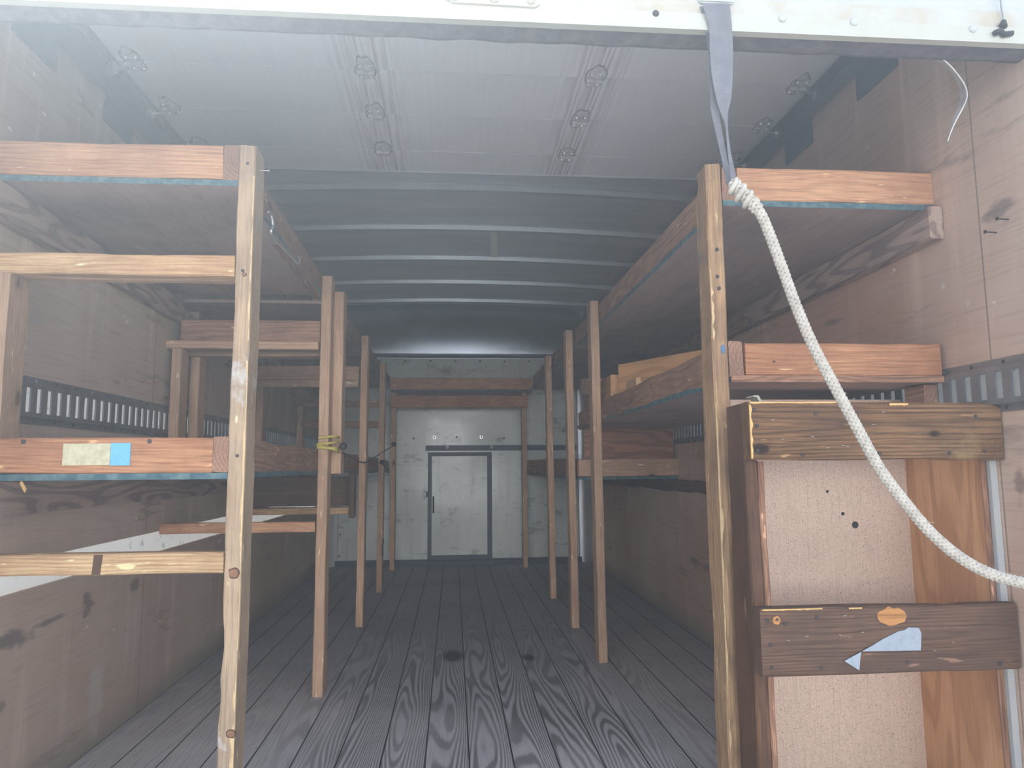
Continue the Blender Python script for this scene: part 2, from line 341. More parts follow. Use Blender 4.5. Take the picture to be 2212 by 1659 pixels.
# ------------------------------------------------------------------ mesh helpers
def put(name, bm, mats, parent=None, matrix=None, smooth=False):
    me = D.meshes.new(name); bmesh.ops.recalc_face_normals(bm, faces=bm.faces[:]); bm.to_mesh(me); bm.free()
    for m_ in (mats if isinstance(mats, (list, tuple)) else [mats]): me.materials.append(m_)
    if smooth:
        for p in me.polygons: p.use_smooth = True
    o = D.objects.new(name, me); COL.objects.link(o)
    mw = matrix or Matrix()
    if parent is not None:
        o.parent = parent
        inv = Matrix.Translation(-parent_world(parent))
        o.matrix_local = inv @ mw
    else: o.matrix_world = mw
    return o
WORLD = {}
def parent_world(o): return WORLD.get(o.name, Vector((0, 0, 0)))
def thing(name, label, cat, loc, group=None, kind=None):
    o = D.objects.new(name, None); COL.objects.link(o); o.location = loc; o.empty_display_size = 0.05
    WORLD[o.name] = Vector(loc)
    if kind: o['kind'] = kind
    if label: o['label'] = label
    if cat: o['category'] = cat
    if group: o['group'] = group
    return o
def tag(o, label, cat, group=None):
    o['label'] = label; o['category'] = cat
    if group: o['group'] = group
    return o
def struct(o): o['kind'] = 'structure'; return o
def sub(o, parent):           # re-parent part under another part (keeps place)
    mw = world_of(o); o.parent = parent; o.matrix_local = world_of(parent).inverted() @ mw; return o
def world_of(o):
    mtx = o.matrix_basis.copy() if o.type != 'EMPTY' else Matrix.Translation(o.location)
    return (world_of(o.parent) @ mtx) if o.parent else mtx

def add_box(bm, lo, hi, mi=0):
    vs = [bm.verts.new((x, y, z)) for x in (lo[0], hi[0]) for y in (lo[1], hi[1]) for z in (lo[2], hi[2])]
    for q in ((0,1,3,2), (4,6,7,5), (0,4,5,1), (2,3,7,6), (0,2,6,4), (1,5,7,3)):
        f = bm.faces.new([vs[i] for i in q]); f.material_index = mi
    return vs
def box(name, lo, hi, mat, parent=None, bev=0.0):
    """box with its own origin at its centre"""
    c = (Vector(lo)+Vector(hi))/2; h = (Vector(hi)-Vector(lo))/2
    bm = bmesh.new(); add_box(bm, -h, h)
    if bev: bmesh.ops.bevel(bm, geom=bm.edges[:], offset=bev, segments=2, affect='EDGES')
    return put(name, bm, mat, parent, Matrix.Translation(c))
def wbox(name, lo, hi, mat, parent=None):      # vertices stay in world coordinates
    bm = bmesh.new(); add_box(bm, lo, hi); o = put(name, bm, mat, None)
    if parent is not None: o.parent = parent; o.matrix_local = Matrix.Translation(-parent_world(parent))
    return o

def board(name, a, b, w, t, mat, parent=None, up=(0, 0, 1), rough=0.0012, bend=0.0, bites=(), seed=None, ends=None, matlist=None):
    """a sawn board from a to b (centre line); w = size along up, t = thickness"""
    a, b = Vector(a), Vector(b); L = (b-a).length; X = (b-a).normalized()
    up = Vector(up); Z = (up-X*up.dot(X)).normalized(); Y = Z.cross(X)
    n = max(2, min(70, int(L/0.035)))
    bv = 0.0035
    prof = [(-t/2+bv, -w/2), (t/2-bv, -w/2), (t/2, -w/2+bv), (t/2, w/2-bv), (t/2-bv, w/2), (-t/2+bv, w/2), (-t/2, w/2-bv), (-t/2, -w/2+bv)]
    bm = bmesh.new(); rings = []
    sd = seed if seed is not None else random.random()*100
    for i in range(n+1):
        f = i/n; x = -L/2+L*f; ring = []
        for j, (py, pz) in enumerate(prof):
            q = Vector((x*4.5, py*12+sd, pz*12))
            dy = noise.noise(q)*rough*2.2; dz = noise.noise(q+Vector((40, 3, 7)))*rough*2.2
            e_ = noise.noise(Vector((x*22+sd, j*3.7, 2.0)))       # nicks along the arrises
            nick = max(0.0, e_-0.30)*rough*6
            yy = py+dy-math.copysign(nick*0.6, py); zz = pz+dz-math.copysign(nick*0.6, pz)
            for (bx, bl, sy, sz, dep) in bites:
                k = max(0.0, 1-((x-bx)/bl)**2)
                if k > 0 and (sy == 0 or py*sy > 0) and (sz == 0 or pz*sz > 0):
                    if sy: yy -= sy*dep*k
                    if sz: zz -= sz*dep*k*(0.4 if sy else 1)
            zz += bend*math.sin(math.pi*f)
            xx = x + ((noise.noise(Vector((py*80, pz*60, sd)))*0.003) if i in (0, n) else 0)
            ring.append(bm.verts.new((xx, yy, zz)))
        rings.append(ring)
    for r0, r1 in zip(rings, rings[1:]):
        for j in range(8):
            bm.faces.new((r0[j], r0[(j+1) % 8], r1[(j+1) % 8], r1[j]))
    bm.faces.new(list(reversed(rings[0]))); bm.faces.new(rings[-1])
    c = (a+b)/2
    mt = Matrix(((X.x, Y.x, Z.x, c.x), (X.y, Y.y, Z.y, c.y), (X.z, Y.z, Z.z, c.z), (0, 0, 0, 1)))
    return put(name, bm, mat, parent, mt)

def frames(pts):
    T = []
    for i in range(len(pts)):
        d = (pts[min(i+1, len(pts)-1)]-pts[max(i-1, 0)]); T.append(d.normalized())
    N = T[0].orthogonal().normalized(); out = []
    for i, t in enumerate(T):
        if i:
            ax = T[i-1].cross(t)
            if ax.length > 1e-8: N = Matrix.Rotation(T[i-1].angle(t), 3, ax.normalized()) @ N
        N = (N-t*N.dot(t)).normalized(); out.append((t, N, t.cross(N)))
    return out
def smooth_path(ctrl, n):
    ctrl = [Vector(c) for c in ctrl]; P = [ctrl[0]*2-ctrl[1]]+ctrl+[ctrl[-1]*2-ctrl[-2]]; out = []
    for i in range(1, len(P)-2):
        for k in range(n):
            t = k/n; a, b, c, d = P[i-1], P[i], P[i+1], P[i+2]
            out.append(0.5*((2*b)+(c-a)*t+(2*a-5*b+4*c-d)*t*t+(3*b-a-3*c+d)*t**3))
    out.append(ctrl[-1]); return out
def resample(pts, step):
    out = [pts[0]]; acc = 0.0
    for a, b in zip(pts, pts[1:]):
        L = (b-a).length; d = step-acc
        while d <= L: out.append(a+(b-a)*(d/L)); d += step
        acc = L-(d-step)
    return out
def add_tube(bm, pts, r, sides=8, mi=0, caps=True):
    pts = [Vector(p) for p in pts]; fr = frames(pts); rings = []
    for i, (p, (t, N, B)) in enumerate(zip(pts, fr)):
        rr = r(i/(len(pts)-1)) if callable(r) else r
        rings.append([bm.verts.new(p+N*math.cos(2*math.pi*k/sides)*rr+B*math.sin(2*math.pi*k/sides)*rr) for k in range(sides)])
    for a, b in zip(rings, rings[1:]):
        for k in range(sides):
            f = bm.faces.new((a[k], a[(k+1) % sides], b[(k+1) % sides], b[k])); f.material_index = mi
    if caps:
        bm.faces.new(list(reversed(rings[0]))).material_index = mi; bm.faces.new(rings[-1]).material_index = mi
def tube(name, pts, r, mat, parent=None, sides=10):
    pts = [Vector(p) for p in pts]; c = sum(pts, Vector())/len(pts)
    bm = bmesh.new(); add_tube(bm, [p-c for p in pts], r, sides)
    return put(name, bm, mat, parent, Matrix.Translation(c), smooth=True)
def disc(name, c, nrm, r, h, mat, parent=None, sides=14, dome=True):
    """short screw or rivet head"""
    n_ = Vector(nrm).normalized(); c = Vector(c); bm = bmesh.new()
    u = n_.orthogonal().normalized(); v = n_.cross(u); rings = []
    for rr, hh in ((r, 0), (r, h*0.5), (r*0.7, h)) if dome else ((r, 0), (r, h), (r*0.95, h)):
        rings.append([bm.verts.new(u*math.cos(2*math.pi*k/sides)*rr+v*math.sin(2*math.pi*k/sides)*rr+n_*hh) for k in range(sides)])
    for a, b in zip(rings, rings[1:]):
        for k in range(sides): bm.faces.new((a[k], a[(k+1) % sides], b[(k+1) % sides], b[k]))
    bm.faces.new(rings[-1]); bm.faces.new(list(reversed(rings[0])))
    return put(name, bm, mat, parent, Matrix.Translation(c))
def prism(name, poly, axis, lo, hi, mat, parent=None):
    """polygon (2-D list) extruded along axis ('x','y','z')"""
    def mk(p, q): return {'x': (q, p[0], p[1]), 'y': (p[0], q, p[1]), 'z': (p[0], p[1], q)}[axis]
    P = [Vector(mk(p, q)) for q in (lo, hi) for p in poly]; c = sum(P, Vector())/len(P); n = len(poly)
    bm = bmesh.new(); vs = [bm.verts.new(p-c) for p in P]
    bm.faces.new(vs[:n]); bm.faces.new(list(reversed(vs[n:])))
    for k in range(n): bm.faces.new((vs[k], vs[(k+1) % n], vs[n+(k+1) % n], vs[n+k]))
    return put(name, bm, mat, parent, Matrix.Translation(c))

def PYp(px, py, Y):
    r = Vector((px-CX, py-CY, F)); d = Vector((r.dot(Xc), r.dot(Yc), r.dot(Zc))); return EYE+d*(Y/d.y)

XL, XR, YB, YF = -1.13, 1.257, 1.34, 6.52      # inside faces: left, right, rear sill, far wall
ZR = 2.26

# ------------------------------------------------------------------ setting
struct(wbox('ground', (-40, -45, -1.22), (40, 40, -1.12), M['concrete']))
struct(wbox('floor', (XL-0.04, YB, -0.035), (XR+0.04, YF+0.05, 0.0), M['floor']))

# left wall: plywood lining in two lifts with a bare strip of fibreglass skin between them
wl = thing('wall_left', None, None, (XL, 4, 0), kind='structure')
wbox('upper_lining', (XL-0.012, YB+0.032, 1.105), (XL, YF, ZR), M['wall_l'], wl)
wbox('middle_lining', (XL-0.012, YB+0.032, 0.632), (XL, YF, 1.01), M['wall_l'], wl)
wbox('lower_lining', (XL-0.012, YB+0.032, 0.0), (XL, YF, 0.553), M['wall_l'], wl)
bm = bmesh.new(); vs = [bm.verts.new(p) for p in ((XL-0.018, YB, -0.1), (XL-0.018, YF+0.08, -0.1), (XL-0.018, YF+0.08, 2.36), (XL-0.018, YB, 2.36))]
bm.faces.new(vs); o = put('outer_skin', bm, M['frp'], wl)
wr = thing('wall_right', None, None, (XR, 4, 0), kind='structure')
wbox('upper_lining', (XR, YB+0.032, 1.09), (XR+0.012, YF, ZR), M['wall_r'], wr)
wbox('lower_lining', (XR, YB+0.032, 0.0), (XR+0.012, YF, 1.0), M['wall_r'], wr)
bm = bmesh.new(); vs = [bm.verts.new(p) for p in ((XR+0.018, YB, -0.1), (XR+0.018, YF+0.08, -0.1), (XR+0.018, YF+0.08, 2.36), (XR+0.018, YB, 2.36))]
bm.faces.new(vs); put('outer_skin', bm, M['frp'], wr)
for nm, x0, x1 in (('rail_cap', XL-0.04, XL-0.012), ('rail_cap', XR+0.012, XR+0.04)):
    wbox(nm, (x0, YB, ZR-0.02), (x1, YF+0.06, ZR+0.12), M['dsteel'], wl if x0 < 0 else wr)

# far wall, nose cap and rounded corners
wf = thing('wall_front', None, None, (0, YF, 0), kind='structure')
wbox('panel_sheet', (XL, YF, 0.0), (XR, YF+0.02, 1.862), M['panel'], wf)
for x in (-0.668, -0.441, -0.209, 0.02, 0.246, 0.473, 0.702, 0.93, -0.9):
    disc('rivet', (x, YF, 1.838), (0, -1, 0), 0.008, 0.003, M['screw'], wf)
for x, z in ((-0.36, 1.127), (-0.172, 1.135), (0.033, 1.138), (0.257, 1.137), (0.464, 1.127), (-0.99, 0.47), (-1.0, 0.28), (-1.005, 0.09), (0.75, 0.84), (0.8, 1.05)):
    disc('rivet', (x, YF, z), (0, -1, 0), 0.009, 0.003, M['screw'], wf)
for x, z in ((-0.172, 1.135), (0.257, 1.137)):
    disc('washer', (x, YF, z), (0, -1, 0), 0.017, 0.0015, M['zinc'], wf)

def camber(x):  # slight arch of the roof
    c = (XL+XR)/2; return 0.035*(1-((x-c)/1.2)**2)
bm = bmesh.new(); NX = 24; prof = []
R = 0.36
for k in range(0, 13):
    a = math.pi/2*k/12; prof.append((YF-R+R*math.sin(a)+0.02, 1.862+(ZR-1.862)*math.cos(a), math.cos(a)))
prof = [(YB, ZR, 1.0), (2.6, ZR, 1.0), (3.8, ZR, 1.0), (5.0, ZR, 1.0)]+prof
rows = []
for (y, z, kf) in prof:
    rows.append([(XL-0.012+(XR-XL+0.024)*i/NX, y, z+camber(XL+(XR-XL)*i/NX)*kf) for i in range(NX+1)])
vr = [[bm.verts.new(p) for p in r] for r in rows]
vt = [[bm.verts.new((p[0], p[1]+0.02, p[2]+0.025)) for p in r] for r in rows]
for A, B in ((vr, 0), (vt, 1)):
    for r0, r1 in zip(A, A[1:]):
        for i in range(NX):
            f = bm.faces.new((r0[i], r0[i+1], r1[i+1], r1[i]) if not B else (r0[i+1], r0[i], r1[i], r1[i+1]))
            f.material_index = 1 if r0[i].co.y > YF-R-0.01 else 0
for i in range(NX):
    bm.faces.new((vr[0][i+1], vr[0][i], vt[0][i], vt[0][i+1])); bm.faces.new((vr[-1][i], vr[-1][i+1], vt[-1][i+1], vt[-1][i]))
for r0, r1, t0, t1 in zip(vr, vr[1:], vt, vt[1:]):
    bm.faces.new((r0[0], r1[0], t1[0], t0[0])); bm.faces.new((r1[-1], r0[-1], t0[-1], t1[-1]))
roof = thing('ceiling', None, None, (0, 4, ZR), kind='structure')
o = put('roof_sheet', bm, [M['roof'], M['nose']], None, smooth=True); o.parent = roof; o.matrix_local = Matrix.Translation(-WORLD['ceiling'])
def bow(y, hw=0.025):
    bm = bmesh.new(); secs = []
    for i in range(31):
        x = XL+(XR-XL)*i/30; z = ZR+camber(x)
        secs.append([bm.verts.new((x, y+dy, z+dz)) for dy, dz in ((-hw-0.012, -0.001), (-hw-0.012, -0.003), (-hw, -0.003), (-hw+0.006, -0.028), (hw-0.006, -0.028), (hw, -0.003), (hw+0.012, -0.003), (hw+0.012, -0.001))])
    for a, b in zip(secs, secs[1:]):
        for k in range(8): bm.faces.new((a[k], a[(k+1) % 8], b[(k+1) % 8], b[k]))
    bm.faces.new(secs[0]); bm.faces.new(list(reversed(secs[-1])))
    put('roof_bow', bm, M['bow'], roof, Matrix())
for y in (3.5, 4.11, 4.73, 5.36, 5.97): bow(y)
wbox('nose_joint', (XL, YF-0.02, 1.855), (XR, YF, 1.866), M['bow'], roof)

def corner(side, n):
    bm = bmesh.new(); rad = 0.115; xc = (XL+rad) if side < 0 else (XR-rad); yc = YF-rad; ps = []
    for k in range(13):
        a = math.pi/2*k/12; ps.append((xc+side*rad*math.cos(a), yc+rad*math.sin(a)))
    ps2 = [(xc+side*(rad-0.002)*math.cos(math.pi/2*k/12), yc+(rad-0.002)*math.sin(math.pi/2*k/12)) for k in range(13)]
    pol = ps+ps2[::-1]
    va = [bm.verts.new((x, y, 0.0)) for x, y in pol]; vb = [bm.verts.new((x, y, 1.86)) for x, y in pol]; n_ = len(pol)
    for k in range(n_): bm.faces.new((va[k], va[(k+1) % n_], vb[(k+1) % n_], vb[k]))
    struct(put('trim_%d' % n, bm, M['bow'] if side > 0 else M['white'], smooth=True))
corner(-1, 1); corner(1, 2)
struct(wbox('baseboard_front', (XL+0.09, YF-0.012, 0.0), (XR-0.09, YF, 0.05), M['dsteel']))

# sliding access door in the far wall
d2 = thing('door_2', None, None, (0.06, YF, 0.03), kind='structure')
Y0 = YF-0.03
for lo, hi in (((-0.228, Y0, 0.045), (-0.192, YF, 1.0)), ((0.307, Y0, 0.045), (0.35, YF, 1.0)),
               ((-0.192, Y0, 0.965), (0.307, YF, 1.0)), ((-0.192, Y0, 0.045), (0.307, YF, 0.085))):
    box('door_frame', lo, hi, M['dsteel'], d2, 0.002)
box('door_leaf', (-0.192, Y0+0.012, 0.085), (0.307, YF, 0.965), M['panel'], d2)
h = tube('handle', smooth_path([(-0.178, Y0+0.01, 0.60), (-0.176, Y0-0.028, 0.585), (-0.176, Y0-0.032, 0.53), (-0.176, Y0-0.028, 0.475), (-0.178, Y0+0.01, 0.462)], 5), 0.007, M['black'], d2)
box('latch_plate', (-0.275, Y0+0.012, 0.575), (-0.236, YF, 0.672), M['white'], d2, 0.001)
box('latch_bolt', (-0.24, Y0-0.006, 0.60), (-0.222, Y0+0.02, 0.65), M['black'], d2, 0.001)
for z in (0.60, 0.65): disc('screw', (-0.258, Y0+0.012, z), (0, -1, 0), 0.005, 0.003, M['screw'], d2)
box('door_sill', (-0.25, Y0-0.02, 0.0), (0.84, YF, 0.04), M['dsteel'], d2, 0.002)
t3 = thing('trim_3', None, None, (0.3, YF, 1.03), kind='structure')
box('track', (-0.25, YF-0.022, 1.014), (1.13, YF, 1.062), M['dsteel'], t3, 0.002)
for x in (-0.055, 0.349, 0.90):
    disc('washer', (x, YF-0.022, 1.046), (0, -1, 0), 0.013, 0.002, M['white'], t3)
    disc('bolt', (x, YF-0.024, 1.046), (0, -1, 0), 0.006, 0.004, M['screw'], t3)

# rear header over the opening
HY, HZ = 1.34, 1.760
def hk(x, z): return x*HY/1.4, 0.87+(z-0.87)*HY/1.4
wh = thing('wall_rear', None, None, (0, HY, HZ), kind='structure')
wbox('header_panel', (-1.5, HY, HZ+0.035), (1.62, HY+0.045, 2.42), M['white'], wh)
wbox('header_lip', (-1.5, HY-0.008, HZ), (1.62, HY+0.010, HZ+0.036), M['cream'], wh)
wbox('header_step', (-1.5, HY-0.004, HZ+0.036), (1.62, HY+0.004, HZ+0.075), M['rust'], wh)
bm = bmesh.new(); prev = None                      # ragged rubber seal under the header
for i in range(161):
    x = XL-0.04+(XR-XL+0.08)*i/160; dz = 0.004*noise.noise(Vector((x*14, 0, 0)))
    ring = [bm.verts.new(p) for p in ((x, HY+0.010, HZ+0.014), (x, HY+0.012, HZ+0.002+dz), (x, HY+0.05, HZ-0.004+dz), (x, HY+0.062, HZ-0.001+dz), (x, HY+0.062, HZ+0.016), (x, HY+0.03, HZ+0.02))]
    if prev:
        for k in range(6): bm.faces.new((prev[k], prev[(k+1) % 6], ring[(k+1) % 6], ring[k]))
    prev = ring
put('seal', bm, M['gasket'], None).parent = wh; D.objects['seal'].matrix_local = Matrix.Translation(-WORLD['wall_rear'])
for x, z in ((0.713, 1.834), (0.876, 1.833), (1.152, 1.830), (-0.3, 1.836), (-0.62, 1.836)):
    x, z = hk(x, z); disc('rivet', (x, HY-0.0081, z), (0, -1, 0), 0.0085, 0.0045, M['white'], wh)
disc('screw', (0.413, HY-0.0081, 1.791), (0, -1, 0), 0.007, 0.003, M['screw'], wh)
for nm, x0, x1 in (('rear_jamb', XL-0.37, XL-0.05), ('rear_jamb', XR+0.05, XR+0.363)):
    wbox(nm, (x0, HY, -0.2), (x1, HY+0.045, HZ+0.035), M['white'], wh)
wbox('head_fill', (XL-0.012, HY+0.045, 2.22), (XR+0.012, HY+0.10, 2.33), M['dsteel'], wh)

# rolled-up door under the roof
d1 = thing('door_1', None, None, (0.06, 2.2, 2.13), kind='structure')
DZ = 2.13
for y0, y1 in ((1.60, 1.877), (1.883, 2.163), (2.169, 2.448), (2.454, 2.742), (2.748, 2.945)):
    box('door_panel', (-1.04, y0, DZ), (1.20, y1, DZ+0.018), M['slat'], d1)
for y in (1.880, 2.166, 2.451, 2.745): box('seam_shade_strip', (-1.04, y-0.0028, DZ+0.004), (1.20, y+0.0028, DZ+0.016), M['black'], d1)  # black strips added so the seams read as dark gaps
box('edge_strip', (-1.04, 2.945, DZ-0.006), (1.20, 2.951, DZ+0.02), M['bow'], d1)
M['hinge'] = plain('corroded_hinge', lin(205,203,205), 0.5, 0.0, grime=lin(140,130,130), amt=0.8, gscale=30, bump=0.4)
M['halo'] = plain('corrosion_halo', lin(128,114,114), 0.7, grime=lin(165,155,155), amt=0.5, gscale=45)
def hinge(x, y, k=1.0):
    n = 26; pl = []; sd = x*7+y*13
    for q in range(n):
        a = 2*math.pi*q/n; rr = 1+0.35*noise.noise(Vector((math.cos(a)*1.8, math.sin(a)*1.8, sd)))
        pl.append((x+0.034*k*rr*math.cos(a), y-0.006+0.060*k*rr*math.sin(a)*(1.0+0.25*(math.sin(a) < 0))))
    prism('corrosion_patch', pl, 'z', DZ-0.0014, DZ+0.0005, M['halo'], d1)
    cxm = sum(p[0] for p in pl)/n; cym = sum(p[1] for p in pl)/n
    prism('corrosion_patch', [(cxm+(p[0]-cxm)*0.86, cym+(p[1]-cym)*0.88) for p in pl], 'z', DZ-0.0022, DZ+0.0005, M['hinge'], d1)
    hp = board('hinge', (x, y-0.045, DZ-0.002), (x, y+0.045, DZ-0.004), 0.050*k, 0.004, M['hinge'], d1, up=(1, 0, 0), rough=0.002)
    bm = bmesh.new(); add_tube(bm, [Vector((-0.026, 0, 0)), Vector((0.026, 0, 0))], 0.008, 10)
    sub(put('hinge_knuckle', bm, M['hinge'], None, Matrix.Translation((x, y, DZ-0.01))), hp)
    for dy in (-0.03, 0.03):
        for dx in (-0.015, 0.015):
            b_ = disc('bolt', (x+dx, y+dy, DZ-0.004), (0, 0, -1), 0.006, 0.006, M['zinc'], None, 6); sub(b_, hp)
    return hp
for y in (2.166, 2.451, 2.745):
    for x in (-0.28, 0.46): hinge(x, y)
    for sx, x in ((-1, -0.99), (1, 1.15)):
        hp = hinge(x, y, 0.9)
        bm = bmesh.new(); add_tube(bm, [Vector((0, 0, 0)), Vector((0.06*sx, 0, 0))], 0.005, 8); add_tube(bm, [Vector((0.045*sx, 0, 0)), Vector((0.06*sx, 0, 0))], 0.019, 14)
        sub(put('roller', bm, M['zinc'], None, Matrix.Translation((x+0.01*sx, y, DZ-0.024))), hp)
for sx, x, n in ((-1, -1.075, 4), (1, 1.20, 5)):
    t = thing('trim_%d' % n, None, None, (x, 2.2, 2.09), kind='structure')
    bm = bmesh.new()
    x0, x1 = x-0.012, x+0.035
    if sx < 0: x0, x1 = x-0.035, x+0.012
    add_box(bm, (x0, 1.50, 2.063), (x1, 3.15, 2.067)); add_box(bm, (x0, 1.50, 2.11), (x1, 3.15, 2.114))
    xb = x1 if sx > 0 else x0
    add_box(bm, (xb-0.002, 1.50, 2.067), (xb+0.002, 3.15, 2.11))
    o = put('door_track', bm, M['dsteel'], None); o.parent = t; o.matrix_local = Matrix.Translation(-WORLD[t.name])
    w0, w1 = (x1, XR-0.001) if sx > 0 else (XL+0.001, x0)
    for y in (1.9, 2.38, 2.86):
        bmm = bmesh.new(); xi = XR-0.006 if sx > 0 else XL
        add_box(bmm, (xi, y-0.10, 1.99), (xi+0.006, y+0.10, 2.11)); add_box(bmm, (w0, y-0.10, 2.08), (w1, y+0.10, 2.086))
        o = put('track_bracket', bmm, M['dsteel'], None); o.parent = t; o.matrix_local = Matrix.Translation(-WORLD[t.name])

# ------------------------------------------------------------------ slotted cargo rails
def cargo_rail(side, label):
    x = XL if side < 0 else XR
    s = -side                     # towards the room
    t = thing('cargo_rail', label, 'rail', (x, 4, 1.05))
    bm = bmesh.new(); y0, y1 = YB+0.04, YF-0.125
    zb, zt = (0.992, 1.118) if side < 0 else (0.985, 1.108)
    def bx(a, b, ya, yb, za, zc):
        xs = sorted((x+s*a, x+s*b)); add_box(bm, (xs[0], ya, za), (xs[1], yb, zc))
    bx(0.0005, 0.004, y0, y1, zt-0.018, zt); bx(0.0005, 0.004, y0, y1, zb, zb+0.018)
    bx(0.0005, 0.014, y0, y1, zt-0.030, zt-0.0175); bx(0.0005, 0.014, y0, y1, zb+0.0175, zb+0.030)
    y = y0
    while y < y1-0.05:
        bx(0.009, 0.014, y, y+0.027, zb+0.030, zt-0.030)
        bx(0.000, 0.010, y+0.024, y+0.027, zb+0.032, zt-0.032)
        y += 0.0495
    o = put('slotted_strip', bm, M['steel'], None); o.parent = t; o.matrix_local = Matrix.Translation(-WORLD[t.name])
    k = 0; y = y0+0.03
    while y < y1 and k < 90:
        for z in (zt-0.009, zb+0.009):
            o = disc('rivet', (x+s*0.004, y, z), (s, 0, 0), 0.0045, 0.002, M['zinc'] if k % 6 == 0 else M['screw'], t, 8)
            k += 1
        y += 0.10
    return t
cargo_rail(-1, 'steel slotted cargo rail screwed along the left plywood wall')
cargo_rail(1, 'steel slotted cargo rail screwed along the right plywood wall')

# ------------------------------------------------------------------ racks
def blob(cx, cz, rx, rz, n=18, sd=0):
    return [(cx+rx*math.cos(2*math.pi*k/n)*(1+0.25*noise.noise(Vector((k*0.9, sd, 0)))), cz+rz*math.sin(2*math.pi*k/n)*(1+0.25*noise.noise(Vector((k*0.9, sd, 5))))) for k in range(n)]
def deck(name, lo, hi, parent, facemat=None, edges=True, front=True):
    c = (Vector(lo)+Vector(hi))/2; hh = (Vector(hi)-Vector(lo))/2
    bm = bmesh.new(); add_box(bm, -hh, hh)
    bm.normal_update()
    for f in bm.faces: f.material_index = 0 if abs(f.normal.z) > 0.5 else (1 if edges and (front or abs(f.normal.x) > 0.5) else 0)
    return put(name, bm, [facemat or M['deck'], M['teal']], parent, Matrix.Translation(c))
def screw_on(pts, nrm, parent, r=0.0042, mat=None):
    for p in pts: disc('screw', p, nrm, r, 0.0015, mat or M['screw'], parent, 10)
XP = -0.517                       # centre of left posts
LR = thing('storage_rack', 'long two-tier lumber shelf rack along the left plywood wall', 'shelf rack', (-0.83, 1.8, 0))
P = M
def vpost(x, y, z0, z1, mat, parent, face=0.040, depth=0.085, lean=0.0, bites=(), name='post', seed=None, r=0.0011):
    return board(name, (x, y, z0), (x+lean, y, z1), face, depth, mat, parent, up=(1, 0, 0), bites=bites, seed=seed, rough=r)
lp1 = vpost(XP, 1.802, 0.0, 1.68, M['post'], LR, lean=-0.0005, seed=3.1, r=0.0013,
      bites=((-0.38, 0.06, 0, -1, 0.006), (-0.50, 0.05, 0, -1, 0.004), (-0.66, 0.08, 0, 1, 0.003)))
vpost(XP+0.002, 2.92, 0.0, 1.646, M['inner'], LR)
vpost(-0.476, 2.995, 0.846, 1.60, M['inner'], LR, face=0.040, depth=0.085, name='hanging_post')
vpost(XP+0.003, 4.12, 0.0, 1.622, M['inner'], LR, lean=0.006)
vpost(XP+0.0, 5.20, 0.0, 1.625, M['inner'], LR, lean=0.006)
# upper tier
board('front_joist', (-1.125, 1.779, 1.632), (-0.576, 1.779, 1.634), 0.086, 0.038, M['fascia'], LR, seed=5)
board('long_joist', (-0.557, 1.762, 1.632), (-0.557, 2.92, 1.606), 0.096, 0.038, M['fasciad'], LR)
board('long_joist', (-0.557, 2.92, 1.600), (-0.557, 6.08, 1.59), 0.090, 0.038, M['fasciad'], LR)
deck('shelf_deck', (-1.128, 1.761, 1.573), (-0.538, 2.91, 1.588), LR)
deck('shelf_deck', (-1.128, 2.93, 1.543), (-0.538, 6.10, 1.556), LR, front=False)
board('wall_ledger', (-1.110, 1.64, 1.529), (-1.110, 2.92, 1.508), 0.088, 0.036, M['ledger'], LR)
board('wall_ledger', (-1.110, 3.10, 1.499), (-1.110, 6.0, 1.499), 0.086, 0.036, M['ledger'], LR)
# lower tier
lf = board('front_joist', (-1.125, 1.779, 0.905), (-0.576, 1.779, 0.902), 0.084, 0.038, M['fasciar'], LR, seed=9)
board('long_joist', (-0.557, 1.762, 0.902), (-0.557, 4.1, 0.895), 0.086, 0.038, M['fasciad'], LR, rough=0.0025)
board('long_joist', (-0.557, 4.11, 0.880), (-0.557, 6.05, 0.872), 0.096, 0.038, M['fasciad'], LR, rough=0.002, bend=0.012)
deck('shelf_deck', (-1.128, 1.761, 0.845), (-0.538, 4.0, 0.860), LR)
deck('shelf_deck', (-1.128, 4.02, 0.832), (-0.538, 6.1, 0.845), LR, front=False)
board('wall_ledger', (-1.110, 1.80, 0.800), (-1.110, 6.0, 0.790), 0.086, 0.036, M['ledger'], LR)
# front frame
board('cross_rail', (-1.125, 1.780, 1.368), (-0.539, 1.780, 1.368), 0.052, 0.036, M['yellow'], LR, seed=21)
board('cross_rail', (-1.125, 1.835, 1.366), (-0.539, 1.835, 1.366), 0.045, 0.036, M['inner'], LR)
board('cross_rail', (-1.125, 1.780, 0.652), (-0.539, 1.780, 0.650), 0.047, 0.040, M['yellow'], LR, seed=33)
vpost(-1.085, 1.80, 0.862, 1.342, M['inner'], LR, face=0.045, name='wall_leg')
# frame at the second post
board('cross_rail', (-1.128, 2.90, 1.357), (-0.54, 2.90, 1.357), 0.032, 0.085, M['inner'], LR)
board('cross_rail', (-1.128, 3.03, 1.350), (-0.54, 3.03, 1.350), 0.036, 0.085, M['inner'], LR)
board('end_joist', (-1.088, 2.92, 1.420), (-0.54, 2.92, 1.420), 0.092, 0.036, M['fasciad'], LR, seed=14)
vpost(-1.085, 2.90, 0.862, 1.340, M['inner'], LR, face=0.038, name='wall_leg')
vpost(-1.070, 3.06, 0.862, 1.331, M['inner'], LR, face=0.038, name='wall_leg')
board('cross_rail', (-1.128, 2.90, 0.640), (-0.54, 2.90, 0.640), 0.040, 0.034, M['fascia'], LR)
